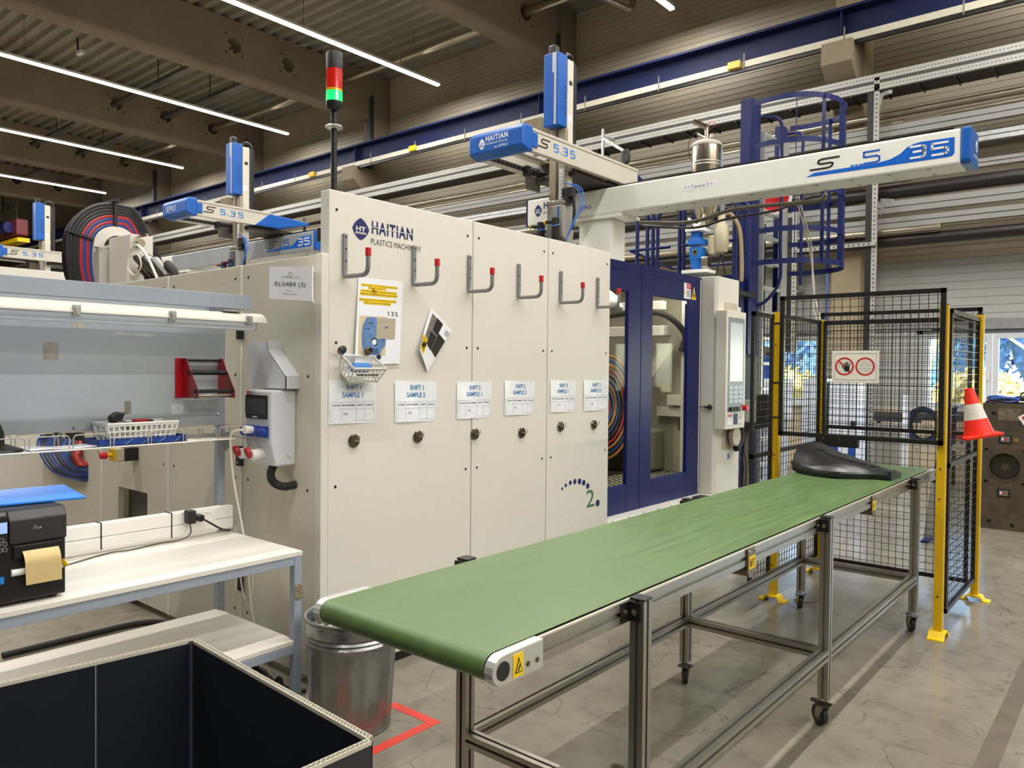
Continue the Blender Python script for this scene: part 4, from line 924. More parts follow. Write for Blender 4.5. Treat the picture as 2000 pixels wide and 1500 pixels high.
    G().tube(cr([(mx+.19, yb_+.1, gz+.12), (mx+.24, yb_+.1, gz+.05), (mx+.25, yb_+.1, gz-.08), (mx+.23, yb_+.1, gz-.2)]), .013, 8).o('wrist_conduit', BLACK, t, smooth=True)
    for k in range(3): G().tube(cr([(mx+.17, yb_+.05, gz+.18), (mx+.30+.02*k, yb_+.05, gz+.12), (mx+.34+.02*k, yb_+.05, gz-.02), (mx+.27+.01*k, yb_+.05, gz-.15), (mx+.20, yb_+.05, gz-.30)]), .0035, 6).o('air_line', BCAB2, t, smooth=True)
    G().box(mx+.15, mx+.25, yb_+.06, yb_+.12, gz+.06, gz+.14).box(mx+.17, mx+.22, yb_+.05, yb_+.12, gz+.01, gz+.06).o('valve_block', BLACK, t, bev=.004)
    return t
rb = robot(-.98, -4.52, -3.6, 0, 'white and blue linear robot above the machine, beam over the conveyor', 'full', logo_x=-3.955)
Nn = V((0, -1, 0))
diamond(0, 0, .042, .055, par_=rb, U=(1, 0, 0), N=(0, -1, 0), O=V((-4.39, 5.594, 3.055)), paper=WHITEP)
text('HAITIAN', (-4.325, 5.593, 3.065), (1, 0, 0), (0, 0, 1), .34, .06, INK, rb, bold=.03); text('INTERNATIONAL', (-4.325, 5.593, 3.015), (1, 0, 0), (0, 0, 1), .34, .025, GREYINK, rb)
text('by SEPRO', (-4.0, 5.593, 2.99), (1, 0, 0), (0, 0, 1), .20, .045, mat('decal blue', (4, 112, 214), .35), rb)
ln = G().box(-2.93, -2.62, 5.597, 5.599, 3.03, 3.075).o('axis_label', WHITE, rb); text('+ < Traverse X > -', (-2.91, 5.5965, 3.04), (1, 0, 0), (0, 0, 1), .26, .028, BLACKINK, ln)
G().tube(cr([(-3.5, 5.9, 2.89), (-3.0, 5.9, 2.84), (-2.6, 5.9, 2.9), (-2.0, 5.9, 2.88), (-1.9, 5.88, 2.92)]), .016, 8).o('beam_cable', mat('grey cable', (110, 104, 92), .5), rb, smooth=True)
G().tube(cr([(-3.5, 5.95, 2.87), (-3.0, 5.95, 2.80), (-2.7, 5.95, 2.84), (-2.3, 5.95, 2.86), (-2.0, 5.9, 2.92)]), .010, 8).o('beam_cable', DCAB, rb, smooth=True)
robot(-7.43, -11.3, -8.0, -.3, 'second linear robot left of the stack light, with grey beam', 'sepro', tail=True, cap='sepro', alen=.98)
robot(-12.36, -16.0, -13.5, -.5, 'third linear robot at the far left edge', 'sepro', tail=True, cap='sepro')
cab = T('drop_cable', 'twin white cables dropping from the robot beam to the cage', 'cable', (-1.9, 6.1, 2.9))
G().tube(cr([(-2.13, 5.9, 2.93), (-2.13, 6.2, 2.6), (-2.10, 6.25, 2.3), (-2.10, 6.25, 2.1), (-2.04, 6.24, 1.96)]), .006, 6).tube(cr([(-2.11, 5.9, 2.93), (-2.11, 6.2, 2.6), (-2.11, 6.25, 2.3), (-2.07, 6.25, 2.1), (-2.03, 6.23, 1.96)]), .006, 6).o('cord_pair', CABW, cab, smooth=True)

# ---------------------------------------------------------------- neighbouring machines
def neighbour(dx, dy, label):
    t = T('moulding_machine', label, 'machine', (-8.9+dx, 4, 0)); x = -8.05+dx
    for (a, b) in ((2.05+dy, 3.3+dy), (3.31+dy, 5.2+dy)):
        G().box(x-.07, x, a, b, .05, 2.48).o('front_panel', CREAM, t, bev=.004)
    for k in range(4): G().box(x-.05-.95*(k+1), x-.06-.95*k, 2.0+dy, 2.04+dy, .05, 2.15).o('side_panel', CREAM2, t, bev=.003)
    G().box(x-3.7, x-.3, 5.2+dy, 8.2, .1, 2.1).o('machine_bed', CREAM2, t, bev=.02)
    G().box(x-.09, x-.05, 5.2+dy, 7.0, .4, 2.4).o('sliding_door', NAVY, t)
    text('HAITIAN', (x+.0012, 2.15+dy, 2.288), (0, 1, 0), (0, 0, 1), .375, .062, INK, t, bold=.035)
    diamond(2.08+dy, 2.30, .054, .056, x=x, par_=t)
    return t
neighbour(0, .02, 'second cream moulding machine behind the hose arch, at the left edge')
neighbour(-4.9, -.1, 'third cream moulding machine at the far left')
# hose arch on the first machine's clamp end
t = T('hose_arch', 'arch of red, blue and black hoses over a white half ring saddle', 'hoses', (-6.25, 2.6, 2.15))
C0 = V((-6.30, 2.62, 2.50))
def hose(rr, dx, m_):
    C = C0+V((dx, 0, 0))
    pts = [C+V((0, -rr*.62+.0, -.5)), C+V((0, -rr*.96, -.22))]+[C+V((0, -rr*math.cos(a), rr*math.sin(a))) for a in [PI*.11*i for i in range(0, 7)]]+[C+V((0, rr*.98, -.02)), C+V((0, rr*1.25, -.18)), C+V((0, rr*1.5, -.42))]
    G().tube(cr(pts, 5), .0155, 8).o('hose', m_, t, smooth=True)
hm_ = [BCAB, RCAB, BCAB, RCAB, DCAB, DCAB, BLACK, DCAB]
for k in range(8): hose(.185+.023*k, .05, hm_[k])
for k in range(7): hose(.20+.023*k, .0, [BCAB, DCAB, RCAB, BCAB, RCAB, DCAB, BLACK][k])
for k in range(5): hose(.24+.023*k, -.05, [RCAB, RCAB, DCAB, RCAB, BLACK][k])
G().prism([C0+V((.08, -.17*math.cos(a), .17*math.sin(a))) for a in [PI*(i/20) for i in range(21)]]+[C0+V((.08, .11*math.cos(a)+.01, .11*math.sin(a)-.005)) for a in [PI*(i/20) for i in range(21)]], (.006, 0, 0)).o('saddle_plate', CREAM, t)
G().tube([C0+V((.075, -.17*math.cos(a), .17*math.sin(a))) for a in [PI*(i/20-.08) for i in range(22)]], .006, 6).o('saddle_rim', CREAM, t)
G().box(-6.24, -6.22, 2.60, 2.625, 2.66, 2.87).box(-6.38, -6.20, 2.59, 2.635, 2.865, 2.885).o('clamp_strap', BLACK, t)
G().beam((-6.225, 2.25, 2.60), (-6.225, 2.45, 2.55), .016, .016).o('clamp_strap', BLACK, t)
G().box(-6.4, -6.25, 2.50, 2.74, 2.1, 2.5).o('saddle_bracket', CREAM, t)
t = T('machine_pillar', 'white upright box in front of the hose arch saddle', 'cabinet', (-6.05, 2.6, 2.0))
G().box(-6.20, -5.83, 2.55, 2.72, 2.0, 2.57).o('pillar_body', CREAM, t, bev=.006); G().box(-6.25, -6.20, 2.58, 2.66, 2.28, 2.56).o('pillar_side', CREAM2, t, bev=.006)
G().cyl((-5.83, 2.6, 2.50), (-5.76, 2.6, 2.50), .03, 12).o('pillar_gland', STEEL, t); G().cyl((-5.82, 2.6, 2.55), (-5.66, 2.6, 2.55), .01, 8).o('pillar_gland', STEEL, t)
t = T('valve_cluster', 'steel valve cylinders and white cables right of the hose arch', 'valves', (-5.6, 2.6, 2.2))
for k in range(3): G().cyl((-5.76+.12*k, 2.58, 2.40-.03*k), (-5.62+.12*k, 2.62, 2.28-.03*k), .045, 12).o('valve_body', mat('dull steel', (110, 108, 104), .35, .8), t, smooth=True)
G().tube(cr([(-5.75, 2.5, 2.2), (-5.74, 2.5, 2.38), (-5.62, 2.5, 2.46), (-5.45, 2.5, 2.36), (-5.3, 2.5, 2.2)]), .009, 8).o('white_cord', CABW, t, smooth=True)
G().tube(cr([(-5.72, 2.48, 2.3), (-5.6, 2.48, 2.24), (-5.5, 2.48, 2.3), (-5.55, 2.48, 2.38), (-5.66, 2.48, 2.38)]), .005, 6).o('white_cord', CABW, t, smooth=True)
for k in range(5): G().tube(cr([(-5.8+.1*k, 2.62, 2.32), (-5.7+.1*k, 2.62, 2.25), (-5.68+.1*k, 2.62, 2.1)]), .03, 8).o('black_hose', RUBBER, t, smooth=True)
t = T('rooftop_crane', 'red and yellow hoist far off at the left edge', 'hoist', (-33, 10, 6))
G().box(-35, -31.9, 9.9, 10.3, 6.3, 6.9).o('hoist_body', mat('dull red', (90, 24, 26), .5), t, bev=.05); G().box(-35, -31.8, 9.9, 10.3, 6.05, 6.2).o('hoist_beam', YEL, t); G().cyl((-33, 9.8, 6.6), (-32.3, 9.8, 6.6), .2, 12).o('hoist_drum', NAVY, t)
for xx in (-34.0, -32.5): G().cyl((xx, 10.1, 6.9), (xx, 10.1, ZR-.01), .03, 6).o('hoist_rod', BLACKM, t)
# frames standing behind the second robot
t = T('pipe_stand', 'thin steel posts standing behind the hose arch', 'stand', (-6.5, 5.6, 2.9))
for xx in (-8.6, -8.05): G().cyl((xx, 6.0, 2.0), (xx, 6.0, 3.55), .02, 8).o('frame_post', DCHROME, t)
G().box(-8.65, -6.9, 5.95, 6.0, 3.42, 3.46).o('frame_rail', DCHROME, t)

# ---------------------------------------------------------------- ladder with safety cage, platform railing, hopper
t = T('caged_ladder', 'navy framed ladder with hooped safety cage behind the control column', 'ladder', (-3.4, 8.5, 0))
G().box(-3.52, -3.40, 8.04, 8.31, 1.78, 4.55).o('frame_post', NAVY2, t, bev=.006); G().box(-3.52, -3.42, 9.02, 9.16, 2.3, 4.5).o('frame_post', NAVY2, t, bev=.006)
G().box(-3.56, -3.44, 7.72, 8.36, 1.75, 2.62).o('frame_box', NAVY2, t, bev=.006)
G().box(-3.62, -3.60, 8.1, 9.0, .3, 3.35).o('rear_panel', mat('dark navy panel', (12, 18, 56), .5), t)
G().box(-3.52, -3.40, 8.04, 8.31, 0, 1.0).box(-3.6, -3.2, 8.04, 8.36, 0, .02).o('frame_foot', NAVY2, t)
G().box(-3.42, -3.36, 8.325, 8.36, .3, 4.25).o('ladder_stile', ALUW, t); G().box(-3.38, -3.34, 8.82, 9.0, .3, 4.3).o('ladder_stile', ALUW, t)
for k in range(14): G().box(-3.43, -3.35, 8.36, 8.82, .55+.283*k-.018, .55+.283*k+.018).o('ladder_rung', ALUW, t, bev=.004)
hc = V((-3.36, 8.60, 0))
def hoop(z):
    pts = [(-3.38, 8.06), (-3.2, 8.02)]+[(-3.05+.44*math.cos(a), 8.6+.58*math.sin(a)) for a in [-PI/2+PI*k/12 for k in range(13)]]+[(-3.2, 9.18), (-3.38, 9.14)]
    g = G()
    for (a, b), (c, d) in zip(pts, pts[1:]): g.beam((a, b, z), (c, d, z), .008, .055)
    g.o('cage_hoop', NAVY2, t)
for z in (4.48, 4.02, 3.52, 3.10, 2.76): hoop(z)
for a in (-72, -36, 0, 36, 72): 
    A_ = math.radians(a); x_, y_ = -3.05+.425*math.cos(A_), 8.6+.565*math.sin(A_)
    G().beam((x_, y_, 2.74), (x_, y_, 4.50), .008, .055, (math.cos(A_), math.sin(A_), 0)).o('cage_strap', NAVY2, t)
G().tube(cr([(-3.38, 8.30, 4.40), (-3.2, 8.35, 4.34), (-3.18, 8.36, 4.0), (-3.18, 8.36, 3.0), (-3.18, 8.36, 2.6), (-3.3, 8.3, 2.38), (-3.4, 8.28, 2.33)]), .018, 8).o('grab_rail', NAVY2, t, smooth=True)
G().tube(cr([(-3.38, 9.05, 4.40), (-3.2, 9.02, 4.34), (-3.18, 9.0, 4.0), (-3.18, 9.0, 2.6)]), .018, 8).o('grab_rail', NAVY2, t, smooth=True)
t = T('warning_disc', 'red and white round plate hanging under the robot beam', 'sign', (-3.3, 8.6, 3.3)); G().cyl((-3.33, 8.57, 3.55), (-3.33, 8.6, 3.55), .16, 24).o('red_face', RED, t); G().lathe([(.16, 0), (.185, 0), (.185, .03), (.16, .03)], (-3.33, 8.57, 3.55), 24, (0, 1, 0)).o('white_rim', WHITEP, t)
t = T('platform_railing', 'navy tube railing of the platform behind the blue doors', 'railing', (-4, 7.6, 2.44))
for xx in (-4.53, -4.40, -4.33, -4.00, -3.95, -3.84, -3.36): G().cyl((xx, 7.6, 2.44), (xx, 7.6, 3.42), .022, 10).o('railing_post', NAVY2, t, smooth=True)
for (a, b) in ((-4.62, -4.12), (-3.99, -3.34)): G().cyl((a, 7.6, 2.955), (b, 7.6, 2.955), .019, 10).o('middle_rail', NAVY2, t, smooth=True)
G().tube(fillet([(-4.27, 7.6, 2.44), (-4.27, 7.6, 3.36), (-4.0, 7.6, 3.40)], .12), .021, 10).o('curved_rail', NAVY2, t, smooth=True)
G().tube(fillet([(-3.6, 7.9, 3.40), (-3.35, 7.9, 3.42), (-3.33, 7.9, 2.44)], .15), .021, 10).o('curved_rail', NAVY2, t, smooth=True)
G().tube([(-4.62, 7.6, 2.955), (-4.62, 8.6, 2.86), (-3.6, 8.6, 2.86)], .018, 8).o('rear_rail', NAVY2, t, smooth=True)
G().box(-4.8, -3.3, 7.2, 8.0, 2.38, 2.43).o('platform_deck', BLACKM, t)
G().box(-4.75, -4.65, 7.3, 7.4, .0, 2.38).box(-3.45, -3.35, 7.7, 7.8, 0, 2.38).o('platform_leg', NAVY2, t)
HB = mat('hopper blue', (16, 104, 188), .35, var=.05)
t = T('material_hopper', 'bright blue feed hopper on a white plate above the doors', 'hopper', (-3.62, 7.2, 2.58))
G().box(-3.74, -3.46, 7.15, 7.4, 2.585, 2.62).o('base_plate', WHITEP, t, bev=.004)
G().lathe([(.055, 0), (.085, .12)], (-3.63, 7.28, 2.62), 4).o('hopper_cone', HB, t)
G().box(-3.69, -3.565, 7.22, 7.35, 2.74, 2.86).o('hopper_body', HB, t, bev=.004); G().box(-3.70, -3.555, 7.20, 7.36, 2.88, 2.93).box(-3.70, -3.555, 7.20, 7.36, 2.93, 2.945).o('hopper_collar', HB, t, bev=.004)
sg = G().box(-3.65, -3.60, 7.214, 7.22, 2.775, 2.835).o('sight_glass', STEEL, t); G().box(-3.64, -3.61, 7.212, 7.215, 2.785, 2.825).o('glass_pane', BLACK, sg)
G().box(-3.68, -3.60, 7.24, 7.34, 2.945, 3.02).o('hopper_neck', HB, t); G().box(-3.73, -3.54, 7.2, 7.4, 3.02, 3.055).o('top_plate', WHITEP, t, bev=.003)
G().box(-3.55, -3.48, 7.2, 7.3, 2.64, 2.75).o('metering_unit', STEEL, t, bev=.01); G().box(-3.53, -3.45, 7.3, 7.4, 2.78, 2.98).o('drive_motor', mat('drive beige', (190, 180, 150), .5), t, bev=.02)
t = T('suction_loader', 'small grey suction loader with ribbed hose beside the hopper', 'loader', (-3.45, 7.4, 2.8))
G().lathe([(.0, 0), (.06, .02), (.075, .1), (.075, .28), (.04, .33), (.04, .42), (0, .42)], (-3.40, 7.35, 2.78), 18).o('loader_body', mat('loader beige', (176, 166, 140), .4, .2), t, smooth=True)
pp_ = cr([(-3.40, 7.35, 3.16), (-3.32, 7.38, 3.18), (-3.24, 7.42, 3.02), (-3.22, 7.44, 2.7), (-3.22, 7.44, 2.5)], 14)
G().tube(pp_, [.018+.003*(i % 2) for i in range(len(pp_))], 8).o('ribbed_hose', mat('ribbed hose beige', (150, 132, 96), .5), t)
G().beam((-3.40, 7.35, 2.78), (-3.33, 7.35, 2.46), .012, .012).beam((-3.40, 7.35, 2.78), (-3.47, 7.35, 2.5), .012, .012).o('loader_leg', BLACK, t)
t = T('dosing_tank', 'stainless cylindrical dosing tank behind the robot beam', 'tank', (-3.58, 7.35, 3.06))
G().lathe([(0, 0), (.04, .0), (.147, .22), (.147, .86), (.0, .86)], (-3.58, 7.35, 3.06), 30).o('tank_shell', STEEL, t, smooth=True)
G().lathe([(.149, 0), (.151, .006), (.149, .012)], (-3.58, 7.35, 3.72), 30).lathe([(.149, 0), (.151, .006), (.149, .012)], (-3.58, 7.35, 3.69), 30).o('weld_band', CHROME, t, smooth=True)
G().lathe([(.155, -.01), (.158, .01), (.14, .03), (.09, .055), (0, .065)], (-3.58, 7.35, 3.90), 30).o('tank_lid', mat('brushed lid', (205, 200, 188), .35, .3), t, smooth=True)
G().cyl((-3.58, 7.35, 3.96), (-3.58, 7.35, 4.10), .022, 10).cyl((-3.50, 7.3, 3.96), (-3.50, 7.3, 4.0), .018, 8).cyl((-3.66, 7.3, 4.03), (-3.58, 7.33, 3.98), .014, 8).o('pipe_fitting', STEEL, t, smooth=True)
G().cyl((-3.71, 7.32, 4.17), (-3.57, 7.34, 4.09), .028, 14).o('vent_cylinder', STEEL, t, smooth=True)
G().tube(cr([(-3.58, 7.34, 4.02), (-3.68, 7.34, 4.06), (-3.77, 7.34, 3.98), (-3.77, 7.34, 3.85), (-3.73, 7.34, 3.76)]), .004, 6).o('black_air_line', BLACK, t); G().tube(cr([(-3.56, 7.34, 4.1), (-3.53, 7.34, 4.14), (-3.48, 7.34, 4.10), (-3.55, 7.34, 4.06)]), .003, 6).o('red_air_line', RCAB, t)
G().prism([(-3.44, 7.4, 3.1), (-3.40, 7.4, 3.1), (-3.44, 7.4, 3.9)], (0, .02, 0)).o('side_gusset', GREYP, t)
t = T('hand_guide', 'curved white vacuum nozzle bracket above the blue hopper', 'bracket', (-3.6, 7.2, 3.1)); G().tube(cr([(-3.72, 7.25, 3.16), (-3.66, 7.25, 3.10), (-3.62, 7.25, 3.08), (-3.56, 7.25, 3.12), (-3.54, 7.25, 3.18)]), .018, 8).cyl((-3.63, 7.27, 3.055), (-3.63, 7.25, 3.09), .02, 8).o('nozzle_tube', ALUW, t, smooth=True)
# pedestal with small device beside the column
t = T('terminal_stand', 'grey pedestal with dark terminal beside the control column', 'stand', (-3.25, 7.75, 0))
G().box(-3.29, -3.235, 7.72, 7.78, 0, 1.0).o('stand_post', mat('grey stand', (138, 132, 120), .45), t); G().box(-3.42, -3.12, 7.6, 7.9, 0, .02).o('stand_foot', BLACKM, t)
G().box(-3.33, -3.10, 7.66, 7.84, 1.0, 1.06).box(-3.16, -3.03, 7.7, 7.8, 1.02, 1.36).o('terminal_body', BLACK, t, bev=.02); G().box(-3.32, -3.16, 7.7, 7.72, 1.06, 1.30).o('terminal_plate', mat('pale device', (176, 176, 170), .4), t, bev=.01)
for k in range(4): G().tube(cr([(-3.28+.02*k, 7.7, 1.0), (-3.36+.05*k, 7.66, .8), (-3.30+.03*k, 7.68, .6), (-3.33+.04*k, 7.68, .35), (-3.28, 7.7, .1)]), .006, 6).o('loose_cable', BLACK, t, smooth=True)

# ---------------------------------------------------------------- conveyor
cv = T('belt_conveyor', 'long green belt conveyor on an aluminium profile frame with castors', 'conveyor', (-1.45, 3.5, 0))
X0, X1 = -1.758, -1.149; ZT, RR = .950, .034; YA, YE = 1.315, 5.80
prof = [(YA-RR*math.sin(PI*k/10), ZT-RR+RR*math.cos(PI*k/10)) for k in range(11)]+[(YE+RR*math.sin(PI*k/10), ZT-RR-RR*math.cos(PI*k/10)) for k in range(11)]
g = G(); A_ = [g.bm.verts.new((X0, a, b)) for a, b in prof]; B_ = [g.bm.verts.new((X1, a, b)) for a, b in prof]
for i in range(len(prof)): j = (i+1) % len(prof); g.bm.faces.new([A_[i], A_[j], B_[j], B_[i]])
blt = g.o('belt', GREEN, cv, smooth=True)
G().box(X0+.03, X1-.03, 1.40, YE-.05, .893, .944).o('belt_bed', ALU, cv)
for yy in (YA, YE): G().cyl((X0-.004, yy, ZT-RR), (X1+.004, yy, ZT-RR), RR-.003, 20).o('end_roller', BLACK, cv, smooth=True)
G().box(X0+.005, X1-.005, YA-RR-.0012, YA-RR+.02, ZT-RR-.015, ZT-RR+.006).o('belt_back', RUBBER, cv) if False else None
for (xa, s_) in ((-1.155, 1), (-1.752, -1)):
    G().slot((xa+.004*s_, 1.45, .911), (xa+.004*s_, 5.72, .911), .026, .060, gap=.014, dep=.009).o('side_rail', ALU, cv)
    G().box(xa+.004*s_ + (.006 if s_ > 0 else -.013), xa+.004*s_ + (.013 if s_ > 0 else -.006), 1.45, 5.72, .941, .946).o('rail_lip', mat('bright edge', (226, 218, 200), .3, .5, var=0), cv)
    for (yc, d_) in ((YA, 1), (YE, -1)):
        pts = [(xa-.012*s_-.006, yc-d_*.036*math.sin(PI*k/8), ZT-.036+.036*math.cos(PI*k/8)) for k in range(9)]
        pts += [(xa-.012*s_-.006, yc+d_*.15, ZT-.072), (xa-.012*s_-.006, yc+d_*.15, ZT)]
        ep = G().prism([(xa+.008 if s_ > 0 else xa-.036, b, c) for a, b, c in pts], (.028, 0, 0)).o('end_plate', ALUW, cv, bev=.003)
        if s_ > 0:
            G().cyl((xa+0.0360, yc, ZT-.036), (xa+0.0380, yc, ZT-.036), .022, 20).o('bearing_hole', BLACK, ep)
            if d_ > 0:
                wl = G().box(xa+0.0360, xa+0.0375, yc+.035, yc+.072, ZT-.064, ZT-.010).o('warning_label', YELL, ep)
                G().prism([(xa+0.0376, yc+.040, ZT-.055), (xa+0.0376, yc+.068, ZT-.055), (xa+0.0376, yc+.054, ZT-.018)], (.0006, 0, 0)).o('label_triangle', BLACKINK, wl)
                G().prism([(xa+0.0383, yc+.0445, ZT-.052), (xa+0.0383, yc+.0635, ZT-.052), (xa+0.0383, yc+.054, ZT-.026)], (.0006, 0, 0)).o('label_field', YELL, wl)
                G().beam((xa+0.0392, yc+.050, ZT-.050), (xa+0.0392, yc+.058, ZT-.034), .002, .003, (1, 0, 0)).o('label_symbol', BLACKINK, wl)
                for yy in (.090, .125): G().cyl((xa+0.0355, yc+yy, ZT-.045), (xa+0.0375, yc+yy, ZT-.045), .007, 10).o('plate_screw', DCHROME, ep)
LY = [1.912, 3.537, 5.192]; LXN, LXF = -1.112, -1.796
lgs = []
for i, yy in enumerate(LY):
    for xx, s_ in ((LXN, 1), (LXF, -1)):
        l_ = G().slot((xx, yy, .125 if i else .03), (xx, yy, .945), .045, .045, up=(0, 1, 0)).o('leg', ALU, cv)
        G().box(xx-.024, xx+.024, yy-.024, yy+.024, .945, .952).o('leg_cap', BLACK, l_, bev=.002)
        cb = G().box(xx-.024 if s_ > 0 else xx-.030, xx+.016 if s_ > 0 else xx+.024, yy-.030, yy-.0225, .885, .942).box(xx-.026 if s_ > 0 else xx+.022, xx-.022 if s_ > 0 else xx+.026, yy-.07, yy+.035, .885, .942).o('corner_bracket', BLACKM, cv, bev=.002)
        G().cyl((xx-.004, yy-.030, .913), (xx-.004, yy-.033, .913), .0085, 12).o('bracket_bolt', STEEL, cb)
        if s_ > 0: G().cyl((xx-.022, yy-.052, .913), (xx-.018, yy-.052, .913), .0085, 12).o('bracket_bolt', STEEL, cb)
        if i:
            ox, oy = (-.030, .03) if s_ > 0 else (.02, .045)
            ca = G().prism([(xx-.03, yy-.028, .098), (xx+.03, yy-.028, .098), (xx+.03, yy+.028, .098), (xx-.03, yy+.028, .098)], (0, 0, .006)).o('castor', DCHROME, cv)
            d_ = V((-.8, .6, 0)) if i == 1 and s_ > 0 else V((-.55, .83, 0)); n_ = V((d_.y, -d_.x, 0)); c_ = V((xx, yy, .047))+d_*.028
            G().cyl(c_-n_*.012, c_+n_*.012, .047, 24).o('castor_wheel', RUBBER, ca, bev=.003, smooth=True)
            G().cyl(c_-n_*.0135, c_+n_*.0135, .026, 18).o('wheel_hub', mat('grey hub', (92, 88, 82), .5), ca)
            for q in (-1, 1): G().prism([V((xx, yy, .098))+n_*.017*q-d_*.02, V((xx, yy, .098))+n_*.017*q+d_*.035, c_+n_*.017*q+d_*.010-V((0, 0, .01)), c_+n_*.017*q-d_*.010-V((0, 0, .01))], n_*.002).o('castor_fork', mat('zinc fork', (150, 142, 128), .35, .6), ca)
            G().beam(V((xx, yy, .100))+d_*.03, V((xx, yy, .092))+d_*.085, .022, .012).o('brake_pedal', BLACK, ca)
        if i == 0 : G().cyl((xx, yy, 0), (xx, yy, .03), .022, 14).o('leg_foot', BLACK, cv)
for xx in (LXN, LXF): 
    for a, b in zip(LY, LY[1:]): G().slot((xx, a+.0225, .333), (xx, b-.0225, .333), .045, .045).o('lower_rail', ALU, cv)
for yy in LY: G().slot((LXF+.0225, yy, .333), (LXN-.0225, yy, .333), .045, .045).o('cross_bar', ALU, cv)
for yy in (2.745, 4.36):
    b_ = G().prism([(-1.137, yy-.035, .944), (-1.137, yy-.035, .86), (-1.137, yy-.018, .835), (-1.137, yy+.018, .835), (-1.137, yy+.035, .86), (-1.137, yy+.035, .944)], (.006, 0, 0)).o('roller_bracket', mat('roller steel', (118, 108, 90), .35, .7), cv)
    lb_ = G().box(-1.1308, -1.129, yy-.028, yy+.030, .868, .915).o('yellow_label', YELL, b_)
    text('CAUTION' if False else 'M/R!', (-1.1288, yy-.022, .874), (0, 1, 0), (0, 0, 1), .044, .034, mat('olive ink', (96, 80, 10), .6), lb_, bold=.02)
    for q in (-.026, .026): G().ball((-1.129, yy+q, .934), .006, sub=1).o('bracket_bolt', CHROME, b_)
    G().cyl((-1.76, yy, .862), (-1.14, yy, .862), .026, 16).o('return_roller', mat('roller steel', (118, 108, 90), .35, .7), cv, smooth=True)
t = T('conveyor_cable', 'thin cable lying on the floor behind the far conveyor castor', 'cable', (-1.8, 5.4, 0)); G().tube(cr([(-1.78, 5.6, .9), (-1.74, 5.6, .4), (-1.70, 5.5, .08), (-1.78, 5.38, .008), (-1.9, 5.35, .008)]), .005, 6).o('cord', mat('grey cable', (110, 104, 92), .5), t, smooth=True)

# black moulded part on the belt
t = T('moulded_part', 'large black moulded plastic cover lying on the green belt', 'moulded part', (-1.5, 5.2, .95))
def sect(s_):
    """cross-section at s along the part, 0 = tall left end, 1 = low right end"""
    ax = V((-1.80, 5.18, .953))*(1-s_)+V((-1.195, 5.18, .953))*s_; y0 = 5.02-.19*math.sin(PI*min(1, s_*1.15+.05)*.9)+.0*s_; y1 = 5.62-.42*s_
    if s_ > .8: y0 += .05*(s_-.8)
    h = .092*(1-s_)**1.1+.034+.010*math.sin(PI*s_); lift = .032*max(0, 1-s_*3.2)
    zb = .953+lift
    return [V((ax.x, y0, zb)), V((ax.x, y0-.012, zb+.028)), V((ax.x, y0+.010, zb+.034)), V((ax.x, y0+.03+.03*(1-s_), zb+h*.72)), V((ax.x, y0+.09+.05*(1-s_), zb+h)), V((ax.x, (y0+y1)/2+.05, zb+h*1.02)), V((ax.x, y1-.08, zb+h*.94)), V((ax.x, y1-.01, zb+.03)), V((ax.x, y1, zb))]
g = G(); S_ = [[g.bm.verts.new(p) for p in sect(k/22)] for k in range(23)]
for a, b in zip(S_, S_[1:]):
    for i in range(len(a)-1): g.bm.faces.new([a[i], b[i], b[i+1], a[i+1]])
g.bm.faces.new(S_[0]); g.bm.faces.new(S_[-1][::-1])
SH_ = mat('textured black cover', (30, 30, 31), .33, var=.1, bump=.1, bscale=120)
mp_ = g.o('cover_shell', SH_, t, smooth=True)
SAT = mat('satin grey face', (78, 78, 80), .3, var=.08)
g = G(); rows = []
for k in range(11):
    s_ = .18+.60*k/10; P = sect(s_); w_ = math.sin(PI*k/10)**.5 if 0 < k < 10 else .05
    lo, hi = P[2], P[3]; m_ = lo*.92+hi*.08; rows.append([g.bm.verts.new(m_+V((0, -.0035, .001))), g.bm.verts.new(m_+(hi-m_)*min(1, .05+w_*.9)*min(1, .3+k/6)+V((0, -.004, .001)))])
for a, b in zip(rows, rows[1:]): g.bm.faces.new([a[0], b[0], b[1], a[1]])
g.o('smooth_front_face', SAT, t, smooth=True)
for k in range(9):
    s_ = .02+.022*k; P = sect(s_); G().box(P[0].x-.004, P[0].x+.004, P[0].y, P[0].y+.02, P[0].z-.024, P[0].z+.004).o('clip_tab', BLACK, t)
for k in range(7):
    P = sect(.18+.1*k); q = P[5]; G().obb(q+V((0, -.05, .003)), (.022, .0, -.004), (0, .03, 0), (0, 0, .003)).o('raised_rib', BLACK, t, bev=.001)
P = sect(.52); G().box(P[1].x-.03, P[1].x+.03, P[1].y-.008, P[1].y+.02, P[1].z-.02, P[1].z+.012).o('edge_latch', BLACK, t, bev=.004)
P = sect(.10); G().cyl(P[3]*.6+P[2]*.4+V((0, -.004, 0)), P[3]*.6+P[2]*.4+V((0, .002, .0)), .004, 8).o('shiny_pin', CHROME, t)
P = sect(.98); G().box(P[0].x-.01, P[0].x+.012, P[0].y-.005, P[0].y+.12, P[0].z-.001, P[0].z+.05).o('end_lug', BLACK, t, bev=.003)

